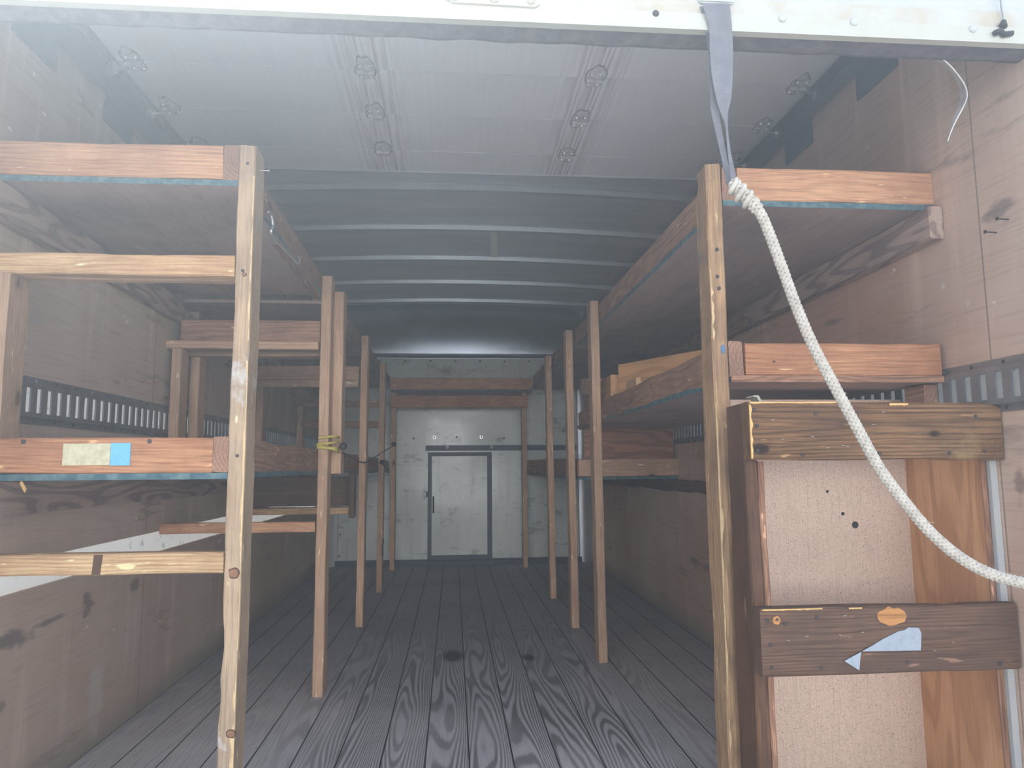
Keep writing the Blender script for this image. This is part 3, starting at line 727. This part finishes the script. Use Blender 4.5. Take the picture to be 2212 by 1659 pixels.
# frame at the third post
board('cross_rail', (-1.128, 4.10, 1.347), (-0.54, 4.10, 1.345), 0.040, 0.036, M['inner'], LR)
board('end_joist', (-1.128, 4.12, 1.410), (-0.54, 4.12, 1.408), 0.080, 0.036, M['inner'], LR)
vpost(-1.085, 4.12, 0.846, 1.326, M['inner'], LR, face=0.038, name='wall_leg')
board('end_joist', (-1.125, 4.03, 0.742), (-0.56, 4.03, 0.740), 0.160, 0.036, M['darkb2'], LR)
board('cross_rail', (-1.125, 4.00, 0.638), (-0.56, 4.00, 0.638), 0.036, 0.085, M['yellow'], LR)
board('upright_cleat', (-0.548, 3.97, 0.60), (-0.545, 3.97, 0.845), 0.03, 0.08, M['darkb2'], LR, up=(1, 0, 0))
# frame at the fourth post
board('cross_rail', (-1.128, 5.18, 1.324), (-0.54, 5.18, 1.324), 0.048, 0.036, M['fasciad'], LR)
vpost(-1.085, 5.18, 0.846, 1.30, M['inner'], LR, face=0.042, name='wall_leg')
board('end_joist', (-1.128, 5.24, 1.18), (-0.54, 5.24, 1.18), 0.05, 0.036, M['fasciad'], LR)
screw_on([(-0.517, 1.7595, 1.632), (-0.519, 1.7595, 1.355), (-0.516, 1.7595, 0.9)], (0, -1, 0), lp1.parent)
screw_on([(-1.005, 1.7595, 0.936), (-0.72, 1.7595, 0.936)], (0, -1, 0), LR, 0.006)

M['knot'] = plain('knot_wood', lin(160,118,88), 0.8, grime=lin(110,78,60), amt=0.7, gscale=90)
M['knotr'] = plain('knot_rim', lin(92,66,52), 0.8)
for x, z, r in ((-0.514, 0.625, 0.012), (-0.508, 0.265, 0.009), (-0.515, 1.345, 0.005)):
    for k, mm, dy in ((1.35, M['knotr'], 0.0004), (1.0, M['knot'], 0.0009)):
        prism('knot', blob(x, z, r*k*0.9, r*k*0.8, sd=z*9+k), 'y', 1.7592-dy, 1.762, mm, LR)
prism('stain_band', [(-0.835, 0.6275), (-0.816, 0.6275), (-0.812, 0.6725), (-0.832, 0.6725)], 'y', 1.7592, 1.761, M['knotr'], LR)

RR = thing('storage_rack', 'long two-tier lumber shelf rack along the right plywood wall', 'shelf rack', (0.95, 1.8, 0))
XQ = 0.663
vpost(XQ, 1.740, 0.0, 1.637, M['postr'], RR, seed=8.8, r=0.0014, bites=((0.79, 0.045, -1, -1, 0.015), (-0.35, 0.12, 0, -1, 0.004)))
vpost(XQ+0.003, 3.27, 0.0, 1.638, M['inner'], RR, lean=-0.006)
vpost(XQ-0.002, 3.95, 0.0, 1.629, M['inner'], RR, lean=-0.012)
vpost(XQ-0.001, 4.82, 0.0, 1.622, M['inner'], RR, lean=-0.012)
board('front_joist', (0.727, 1.719, 1.588), (1.255, 1.719, 1.588), 0.086, 0.038, M['fascia'], RR, seed=51)
board('long_joist', (0.706, 1.705, 1.588), (0.706, 3.9, 1.592), 0.088, 0.038, M['fasciad'], RR)
board('long_joist', (0.706, 3.91, 1.594), (0.706, 6.08, 1.596), 0.098, 0.038, M['fasciad'], RR)
deck('shelf_deck', (0.687, 1.702, 1.528), (1.255, 3.90, 1.543), RR)
deck('shelf_deck', (0.687, 3.91, 1.528), (1.255, 6.10, 1.543), RR, front=False)
board('wall_ledger', (1.236, 1.67, 1.484), (1.236, 2.80, 1.484), 0.086, 0.038, M['ledger'], RR)
board('wall_ledger', (1.236, 2.81, 1.484), (1.236, 6.0, 1.484), 0.086, 0.030, M['fasciad'], RR)
board('front_joist', (0.727, 1.719, 1.131), (1.242, 1.719, 1.131), 0.083, 0.038, M['fasciar'], RR, seed=71)
deck('shelf_deck', (0.687, 1.700, 1.073), (1.242, 3.90, 1.089), RR, edges=True)
box('deck_edge', (0.687, 1.694, 1.0725), (1.242, 1.6995, 1.0895), M['plyedge'], RR)
board('long_joist', (0.706, 1.702, 1.131), (0.706, 3.88, 1.115), 0.092, 0.038, M['fasciad'], RR, rough=0.004, seed=4.4)
board('wall_ledger', (1.222, 1.72, 1.029), (1.222, 1.80, 1.029), 0.084, 0.036, M['fasciad'], RR)
# rear lower tier
deck('shelf_deck', (0.687, 3.93, 0.792), (1.255, 6.40, 0.807), RR)
board('front_joist', (0.69, 3.92, 0.858), (1.255, 3.92, 0.858), 0.095, 0.036, M['inner'], RR)
board('long_joist', (0.706, 3.945, 0.855), (0.706, 6.3, 0.855), 0.092, 0.036, M['fasciad'], RR)
board('back_joist', (0.655, 6.46, 0.855), (1.24, 6.46, 0.860), 0.13, 0.036, M['fasciad'], RR, bend=0.01)
bx_ = box('end_panel', (0.73, 3.945, 0.907), (1.242, 3.960, 1.072), M['plyred'], RR)
board('wall_ledger', (1.240, 2.0, 0.765), (1.240, 6.3, 0.745), 0.060, 0.030, M['darkb2'], RR, rough=0.004)
screw_on([(0.664, 1.6965, 1.41), (0.662, 1.6965, 1.34), (0.665, 1.6965, 1.31)], (0, -1, 0), RR, 0.005)
screw_on([(0.80, 1.6995, 1.125), (0.93, 1.6995, 1.11)], (0, -1, 0), RR, 0.003)
M['worn'] = plain('split_pale_wood', lin(226,196,150), 0.8, grime=lin(196,160,122), amt=0.7, gscale=50)
def worn_edge(x0, wid, z0, z1, y, par, sd, n=60):
    pl = [(x0, z0+(z1-z0)*k/n) for k in range(n+1)]
    pl += [(x0-wid*max(0.12, 0.6+1.3*noise.noise(Vector((k*0.13, sd, 0)))), z0+(z1-z0)*k/n) for k in range(n, -1, -1)]
    prism('worn_edge', pl, 'y', y-0.0012, y+0.003, M['worn'], par)
worn_edge(-0.4985, 0.008, 0.45, 1.13, 1.7605, LR, 1.0); worn_edge(-0.4985, 0.005, 1.18, 1.60, 1.7605, LR, 2.0); worn_edge(-0.5000, 0.009, 0.02, 0.42, 1.7605, LR, 3.0)
worn_edge(0.6445, -0.008, 1.18, 1.36, 1.6985, RR, 4.0); worn_edge(0.6445, -0.006, 0.35, 1.02, 1.6985, RR, 5.0); worn_edge(0.6445, -0.004, 0.0, 0.33, 1.6985, RR, 6.0)
prism('paint_spot', blob(0.669, 1.155, 0.0055, 0.012, sd=3), 'y', 1.6955, 1.698, plain('blue_paint', lin(85,120,155), 0.6), RR)

BR = thing('storage_rack', 'shelf bridging the two side racks in front of the far wall', 'shelf rack', (0.06, 6.2, 0))
board('front_joist', (-0.535, 6.12, 1.582), (0.685, 6.12, 1.582), 0.098, 0.036, M['fascia'], BR)
deck('shelf_deck', (-0.535, 6.105, 1.517), (0.685, 6.50, 1.531), BR)
board('support_beam', (-0.545, 6.22, 1.434), (0.655, 6.22, 1.434), 0.098, 0.036, M['fasciar'], BR)
vpost(-0.520, 6.285, 0.0, 1.515, M['inner'], BR, face=0.042)
vpost(0.626, 6.285, 0.0, 1.515, M['inner'], BR, face=0.042)

# ------------------------------------------------------------------ open bin at lower right
BN = thing('wooden_bin', 'open wooden bin with two dark front boards beside the right wall', 'bin', (0.95, 1.7, 0))
fb1 = board('front_board', (0.656, 1.549, 0.944), (1.253, 1.549, 0.941), 0.132, 0.038, M['darkb'], BN, seed=2.2, rough=0.002, bites=((0.29, 0.03, 0, 1, 0.012),))
fb2 = board('front_board', (0.660, 1.549, 0.489), (1.250, 1.549, 0.487), 0.143, 0.038, M['darkb2'], BN, seed=6.2, rough=0.002)
board('corner_post', (0.674, 1.622, 0.0), (0.674, 1.622, 1.008), 0.030, 0.105, M['darkp'], BN, up=(1, 0, 0), rough=0.002)
board('side_panel', (0.697, 1.66, 0.0), (0.697, 1.66, 0.876), 0.014, 0.18, M['plyedge'], BN, up=(1, 0, 0))
box('back_panel', (0.705, 1.868, 0.075), (1.238, 1.874, 1.045), M['beige'], BN)
box('side_panel', (1.238, 1.575, 0.0), (1.250, 1.880, 0.984), M['ply'], BN)
board('side_stile', (1.232, 1.574, 0.0), (1.232, 1.574, 0.99), 0.012, 0.010, M['plyedge'], BN, up=(1, 0, 0))
box('white_edging', (1.240, 1.560, 0.0), (1.2565, 1.574, 0.982), M['white'], BN, 0.001)
box('bin_base', (0.70, 1.57, 0.02), (1.238, 1.868, 0.04), M['deck'], BN)
def mount(o, p): sub(o, p)
for x, z in ((0.668, 0.99), (0.673, 0.955), (0.672, 0.90), (0.775, 0.890), (0.955, 0.892), (1.12, 0.892), (1.205, 0.895), (1.19, 0.975), (0.81, 0.982)):
    mount(disc('screw', (x, 1.5292, z), (0, -1, 0), 0.0042, 0.0012, M['screw'], None, 10), fb1)
for x, z in ((0.675, 0.535), (0.697, 0.537), (0.680, 0.485), (0.680, 0.438), (0.79, 0.434), (0.985, 0.44), (1.2, 0.43), (0.787, 0.538), (0.715, 0.527)):
    mount(disc('screw', (x, 1.5292, z), (0, -1, 0), 0.0042, 0.0012, M['screw'], None, 10), fb2)
for par, pts in ((fb1, ((0.71, 0.968), (0.80, 0.93), (0.905, 0.945), (0.90, 0.962), (0.945, 0.957), (0.87, 0.91), (0.835, 0.905), (0.88, 0.908), (0.73, 0.925), (0.97, 0.985))),
                 (fb2, ((0.72, 0.492), (0.762, 0.50), (0.838, 0.50), (0.858, 0.496), (0.888, 0.505), (0.85, 0.541), (1.08, 0.51), (1.095, 0.478), (1.05, 0.462), (1.055, 0.545)))):
    for x, z in pts:
        a = random.uniform(-0.5, 0.3); dx, dz = 0.0035*math.cos(a), 0.0035*math.sin(a)
        c = Vector((x, 1.5288, z)); bm = bmesh.new(); add_tube(bm, [Vector((-dx, 0, -dz)), Vector((dx, 0, dz))], 0.0006, 5)
        mount(put('staple', bm, M['zinc'], None, Matrix.Translation(c)), par)
# pale worn spots and chipped arris on the boards
def patch(name, poly, y, mat, par, th=0.0008):
    o = prism(name, poly, 'y', y-th, y+0.0006, mat); mount(o, par); return o
M['rubbed'] = wood('rubbed_bare_wood', lin(205,150,95), lin(185,128,78), lin(130,85,55), 0.006, 0.5, lin(130,90,60), 0.2, knots=False)
patch('bare_patch', blob(0.957, 0.537, 0.034, 0.019, sd=2), 1.5292, M['rubbed'], fb2)
patch('bare_patch', blob(0.6955, 0.535, 0.009, 0.009, sd=4), 1.5290, M['rubbed'], fb2)
for (x0, x1, zz, hh, par, sd) in ((0.658, 0.86, 1.0075, 0.004, fb1, 1), (0.985, 1.03, 1.004, 0.006, fb1, 2), (0.665, 0.80, 0.5575, 0.003, fb2, 3), (0.86, 0.89, 0.5565, 0.003, fb2, 4)):
    pts = []; nn = 24
    for k in range(nn+1): pts.append((x0+(x1-x0)*k/nn, zz+0.001))
    for k in range(nn, -1, -1): pts.append((x0+(x1-x0)*k/nn, zz-hh*(0.5+0.9*abs(noise.noise(Vector((k*0.7, sd, 0)))))))
    patch('chipped_edge', pts, 1.5288, M['splint'], par)
pts = [(0.6565, 0.882+0.12*k/20) for k in range(21)]+[(0.6600+0.006*abs(noise.noise(Vector((k*0.8, 9, 0)))), 0.882+0.12*k/20) for k in range(20, -1, -1)]
patch('chipped_edge', pts, 1.5288, M['splint'], fb1)
tpp = [PYp(x, y, 1.528) for x, y in ((1824, 1428), (1856, 1448), (1860, 1407), (1989, 1405), (1990, 1367), (1984, 1356), (1962, 1355), (1955, 1361), (1940, 1364), (1930, 1369), (1908, 1380), (1858, 1409))]
tp = prism('duct_tape', [(p.x, p.z) for p in tpp], 'y', 1.5275, 1.5290, M['duct'])
tag(tp, 'torn silver duct tape stuck on the lower front board of the bin', 'tape')
# pegs of the bin's beige back: two punched holes
bp = D.objects['back_panel']
for x, z, r in ((1.05, 0.735, 0.005), (1.083, 0.705, 0.0095), (1.01, 0.795, 0.004)):
    o = disc('hole', (x, 1.8680, z), (0, -1, 0), r, 0.0006, M['black'], None, 12); mount(o, bp)

tag(prism('curled_strip', [(0.700, 1.03), (0.712, 1.03), (0.716, 1.022), (0.722, 1.013), (0.732, 1.007), (0.73, 1.004), (0.718, 1.009), (0.711, 1.018), (0.707, 1.026), (0.698, 1.0265)], 'y', 1.60, 1.64, M['paper']),
    'small curled pale strip standing behind the top board of the bin', 'strip')

# ------------------------------------------------------------------ strap and rope
def ribbon(bm, centre, half, th=0.0022):
    """centre: points, half: half width vectors"""
    prev = None
    for i, (c, hv) in enumerate(zip(centre, half)):
        t = (centre[min(i+1, len(centre)-1)]-centre[max(i-1, 0)]).normalized(); n_ = t.cross(hv).normalized()*th/2
        ring = [bm.verts.new(p) for p in (c-hv-n_, c+hv-n_, c+hv+n_, c-hv+n_)]
        if prev:
            for k in range(4): bm.faces.new((prev[k], prev[(k+1) % 4], ring[(k+1) % 4], ring[k]))
        else: bm.faces.new(list(reversed(ring)))
        prev = ring
    bm.faces.new(prev)
ST = thing('pull_strap', 'grey webbing pull strap hanging from the white header', 'strap', (0.57, HY-0.02, 1.87))
def strap_layer(L, Rr, y0, y1, name):
    n = len(L); Lp = []; Rp = []
    for i, (a, b) in enumerate(zip(L, Rr)):
        y = y0+(y1-y0)*i/(n-1); Lp.append(PYp(a[0], a[1], y)); Rp.append(PYp(b[0], b[1], y+0.004*math.sin(i)))
    Ls = smooth_path(Lp, 6); Rs = smooth_path(Rp, 6); bm = bmesh.new()
    ribbon(bm, [(a+b)/2 for a, b in zip(Ls, Rs)], [(b-a)/2 for a, b in zip(Ls, Rs)])
    return put(name, bm, M['strap'], None, smooth=False)
s2 = strap_layer([(1512, 14), (1524, 60), (1531, 120), (1534, 200), (1536, 240), (1549, 300), (1560, 350), (1570, 400)],
                 [(1562, 14), (1560, 60), (1556, 120), (1552, 200), (1553, 240), (1563, 300), (1572, 350), (1580, 402)], 1.334, 1.375, 'strap_layer')
s1 = strap_layer([(1517, 8), (1531, 60), (1533, 110), (1537, 160), (1550, 225), (1566, 270), (1572, 330), (1579, 398)],
                 [(1576, 8), (1580, 50), (1583, 110), (1582, 170), (1579, 215), (1572, 250), (1577, 320), (1591, 388)], 1.322, 1.352, 'strap_layer')
for o in (s1, s2): o.parent = ST; o.matrix_local = Matrix.Translation(-WORLD['pull_strap'])
box('strap_bracket', (0.505, HY-0.012, 1.819), (0.580, HY-0.004, 1.88), M['white'], ST, 0.003)
for x in (0.518, 0.542, 0.567): disc('bolt', (x, HY-0.012, 1.834), (0, -1, 0), 0.007, 0.005, M['zinc'], ST, 6)

rp_px = [(1583, 392), (1598, 412), (1622, 436), (1643, 462), (1662, 505), (1690, 580), (1720, 662), (1757, 748), (1803, 835), (1852, 925), (1900, 1012), (1952, 1082), (2012, 1152), (2080, 1208), (2150, 1243), (2250, 1268)]
ctrl = [PYp(x, y, 1.345-0.08*max(0, i-4)/11) for i, (x, y) in enumerate(rp_px)]
path = resample(smooth_path(ctrl, 10), 0.0022); fr = frames(path)
bm = bmesh.new(); RAD = 0.0088
for sgn in (1, -1):
    for k in range(4):
        pts = []
        for i, (p, (t, N, B)) in enumerate(zip(path, fr)):
            s_ = i*0.0022; a = sgn*2*math.pi*s_/0.038+2*math.pi*k/4+(0.4 if sgn < 0 else 0)
            rr = RAD*(0.80+0.13*math.cos(4*a*1.0+(0 if sgn > 0 else math.pi)))
            lump = 1.35 if i*0.0022 < 0.075 else 1.0
            pts.append(p+(N*math.cos(a)+B*math.sin(a))*rr*lump)
        add_tube(bm, pts, 0.0036, 6)
RP = tag(put('rope', bm, M['rope'], None, smooth=True), 'white braided rope tied to the strap and pulled across the bin', 'rope')
RPE = RP
# the knot: turns of rope around the strap's lower loop
kc = [PYp(x, y, 1.345) for x, y in ((1578, 396), (1590, 404), (1602, 418), (1615, 434), (1628, 444))]
bm = bmesh.new()
axis = (kc[-1]-kc[0]).normalized(); u = axis.orthogonal().normalized(); v = axis.cross(u); hl = []
for i in range(121):
    f = i/120; c = kc[0].lerp(kc[-1], f); a = f*2*math.pi*3.3; rr = 0.011+0.004*math.sin(f*math.pi)
    hl.append(c+u*math.cos(a)*rr+v*math.sin(a)*rr)
add_tube(bm, hl, 0.0052, 8)
o = put('knot', bm, M['rope'], None, smooth=True); o.parent = RP
bm = bmesh.new(); random.seed(3)
for k in range(70):                                   # loose fibres
    i = random.randrange(10, len(path)-5); t, N, B = fr[i]; a = random.uniform(0, 6.28); d = N*math.cos(a)+B*math.sin(a)
    p0 = path[i]+d*0.008; L = random.uniform(0.004, 0.011); q = (d+t*random.uniform(-1, 1)).normalized()
    add_tube(bm, [p0, p0+q*L*0.5, p0+(q+t*0.3)*L], 0.00035, 3)
o = put('frayed_fibres', bm, M['rope'], None); o.parent = RP; o['kind'] = 'stuff'

# ------------------------------------------------------------------ header hardware
LP = thing('catch_plate', 'white rust-stained bolted plate on the header above the opening', 'plate', (0.085, HY, 1.86))
c0 = [hk(*q) for q in ((-0.014, 1.90), (-0.014, 1.842), (-0.004, 1.833), (0.172, 1.831), (0.181, 1.838), (0.181, 1.90))]
prism('plate', c0, 'y', HY-0.014, HY-0.003, M['rust'], LP)
for x in (0.003, 0.081, 0.155): disc('bolt', (x, HY-0.014, 1.803), (0, -1, 0), 0.0095, 0.006, M['rust'], LP)
cb = [PYp(x, y, 1.328) for x, y in ((2158, -30), (2163, 15), (2168, 45))]
CB = thing('cable_stay', 'thin wire with black clip hanging on the white header, upper right', 'wire', tuple(cb[2]))
tube('wire', smooth_path(cb, 6), 0.0016, M['steel'], CB, 8)
c2 = PYp(2166, 58, 1.328)
tube('clip', [cb[2], c2], lambda f: 0.005+0.004*f, M['black'], CB, 8)
tube('clip_bar', [PYp(2148, 72, 1.326), PYp(2160, 66, 1.325), PYp(2168, 74, 1.326), PYp(2186, 72, 1.328)], 0.006, M['black'], CB, 8)
strip_px = [(2006, 116), (2030, 128), (2055, 150), (2076, 180), (2083, 205), (2077, 228), (2063, 258), (2053, 285), (2046, 308)]
cp = smooth_path([PYp(x, y, 1.405+0.004*i) for i, (x, y) in enumerate(strip_px)], 5)
bm = bmesh.new(); ribbon(bm, cp, [Vector((0.006+0.003*math.sin(i*0.2), 0.014, 0.004)) for i in range(len(cp))], 0.0025)
tag(put('seal_strip', bm, M['stripm']), 'loose curved grey seal strip dangling from the header near the right wall', 'strip')

# ------------------------------------------------------------------ tapes, hooks, cords
tag(box('tape_strip', (-0.915, 1.7575, 0.880), (-0.808, 1.7595, 0.931), M['ctape'], None, 0.0008), 'cream tape patch on the lower left front joist', 'tape')
tag(box('tape_strip', (-0.8075, 1.7572, 0.879), (-0.762, 1.7595, 0.932), M['blue'], None, 0.0008), 'bright blue tape patch on the lower left front joist', 'tape')
HK = tag(tube('hook_rod', smooth_path([(-0.533, 2.02, 1.602), (-0.528, 2.04, 1.60), (-0.526, 2.055, 1.575), (-0.527, 2.06, 1.545), (-0.527, 2.30, 1.555), (-0.526, 2.40, 1.56), (-0.527, 2.42, 1.58), (-0.534, 2.425, 1.59)], 7), 0.0048, M['zinc'], None), 'bright bent steel rod hooked on the upper left rack joist', 'hook')
def nail(p, d, L, r, lab, mat=None, group=None):
    p = Vector(p); d = Vector(d).normalized(); bm = bmesh.new()
    add_tube(bm, [Vector(), d*L], r, 8); add_tube(bm, [d*L, d*(L+0.0015)], r*2.4, 10)
    return tag(put('nail', bm, mat or M['screw'], None, Matrix.Translation(p)), lab, 'nail', group)
nail((-0.497, 1.80, 1.632), (1, 0.05, 0), 0.022, 0.0018, 'bright nail sticking out of the front left post near its top', M['zinc'])
nail((XR, 1.50, 1.40), (-1, -0.1, 0), 0.03, 0.0018, 'dark nail sticking out of the right wall above the cargo rail, lower of two')
nail((XR, 1.462, 1.418), (-1, -0.1, 0), 0.03, 0.0018, 'dark nail sticking out of the right wall at the picture edge, higher of two')
nail((-0.455, 3.03, 1.22), (1, -0.02, 0.02), 0.04, 0.0015, 'thin bright nail sticking out of the second left hanging post', M['zinc'])
# yellow cord round the second post
cx, cy = -0.503, 2.935
yc = []
def rect(f, hx, hy):
    f = f % 1.0*4; k = int(f); g = f-k
    c_ = [(-hx, -hy), (hx, -hy), (hx, hy), (-hx, hy)]; a, b = c_[k], c_[(k+1) % 4]
    return a[0]+(b[0]-a[0])*g, a[1]+(b[1]-a[1])*g
for i in range(140):
    f = i/139*4.6; hx, hy = 0.046, 0.066
    q = rect(f, hx, hy); z = 0.985-0.012*f+0.012*math.sin(f*5)
    yc.append(Vector((cx+q[0]*0.86, cy+q[1], z)))
ys = [sum(yc[max(0, i-2):i+3], Vector())/len(yc[max(0, i-2):i+3]) for i in range(len(yc))]
YC = tag(tube('cord', ys, 0.005, M['cord'], None, 8), 'yellow cord wrapped around the second left post of the rack', 'cord')
bm = bmesh.new(); bmesh.ops.create_icosphere(bm, subdivisions=2, radius=0.016)
o = put('cord_ball', bm, M['black'], None, Matrix.Translation((-0.440, 2.905, 0.955)), smooth=True); mount(o, YC)
BC = thing('bungee_cord', 'thin black bungee cord sagging between left rack posts near the far wall', 'cord', (-0.48, 4.2, 0.95))
tube('elastic', smooth_path([(-0.452, 2.985, 0.93), (-0.47, 3.6, 0.90), (-0.492, 4.2, 0.905), (-0.497, 5.2, 0.985), (-0.51, 6.22, 1.055)], 10), 0.004, M['black'], BC, 8)
bm = bmesh.new(); bmesh.ops.create_icosphere(bm, subdivisions=2, radius=0.022); put('ball_end', bm, M['black'], BC, Matrix.Translation((-0.513, 6.218, 1.066)), smooth=True)
bm = bmesh.new(); bmesh.ops.create_icosphere(bm, subdivisions=2, radius=0.018); ho = put('hook', bm, M['black'], None, Matrix.Translation((-0.505, 5.147, 0.905)), smooth=True)
bm = bmesh.new(); add_tube(bm, smooth_path([Vector((0, 0, 0)), Vector((0.02, -0.005, -0.03)), Vector((0.035, -0.005, -0.058)), Vector((0.048, -0.003, -0.056)), Vector((0.048, 0, -0.046))], 5), 0.004, 8)
mount(put('hook_wire', bm, M['black'], None, Matrix.Translation((-0.505, 5.147, 0.905)), smooth=True), ho)
tag(ho, 'black hook with bent wire hanging on the fourth left post', 'hook')
tag(tube('eye_latch', smooth_path([(-0.494, 5.15, 0.37), (-0.49, 5.14, 0.35), (-0.494, 5.14, 0.32), (-0.494, 5.145, 0.25)], 5), 0.005, M['black'], None, 8), 'small dark latch low on the fourth left post', 'latch')
# strip of tape dangling from the second roof bow
tag(board('paper_tag', (0.238, 4.10, 2.258), (0.240, 4.102, 2.105), 0.042, 0.002, M['paper'], None, up=(1, 0, 0), rough=0.0004), 'short pale strip hanging from the roof bow in the middle', 'strip')
tag(board('wood_splinter', (-1.008, 1.765, 0.842), (-0.985, 1.745, 0.822), 0.007, 0.003, M['splint'], None, rough=0.0006), 'loose wood splinter hanging under the lower left shelf edge', 'splinter')

# ------------------------------------------------------------------ offcuts on the right shelf
def slab(name, a, b, z0, z1, th, mat, label, lean=0.0):
    a = Vector((a[0], a[1], (z0+z1)/2)); b = Vector((b[0], b[1], (z0+z1)/2))
    o = board(name, a, b, z1-z0, th, mat, None, up=(0, lean, 1), rough=0.0008)
    return tag(o, label, 'wood offcut')
slab('plywood_offcut', (0.755, 3.15), (1.05, 2.62), 1.0895, 1.325, 0.018, M['plyh'], 'largest pale plywood offcut standing on the middle right shelf')
slab('wood_block', (0.742, 3.20), (0.742, 3.42), 1.0895, 1.285, 0.040, M['plyh'], 'short upright lumber block behind the second right post on the shelf')
slab('wood_block', (0.742, 2.95), (0.752, 2.82), 1.0895, 1.225, 0.02, M['yellow'], 'small low scrap standing in front of the large plywood offcut')
tag(board('wood_board', (0.742, 3.50, 1.142), (0.742, 3.88, 1.205), 0.10, 0.034, M['fasciad'], None), 'tilted brown board end beside the third right post', 'wood offcut')
tag(board('wood_board', (0.742, 3.56, 1.270), (0.735, 3.95, 1.315), 0.09, 0.036, M['inner'], None), 'lighter board end stacked above the tilted brown board', 'wood offcut')
tag(board('wood_board', (0.80, 3.45, 1.132), (0.80, 3.86, 1.142), 0.085, 0.036, M['fasciad'], None), 'low board lying under the lighter board end on the shelf', 'wood offcut')

# ------------------------------------------------------------------ added scattering volume outside the open end, stands in for lens glare
veil = NT('glare_scatter'); vs_ = veil.n('ShaderNodeVolumePrincipled')
vs_.inputs['Color'].default_value = (0.76, 0.89, 1.0, 1); vs_.inputs['Density'].default_value = 0.135
vs_.inputs['Anisotropy'].default_value = 0.65
veil.t.links.new(vs_.outputs[0], veil.out.inputs['Volume'])
o = wbox('glare_veil', (-8, -8, -1.1), (8, 1.30, 3.0), veil.m); o['kind'] = 'structure'
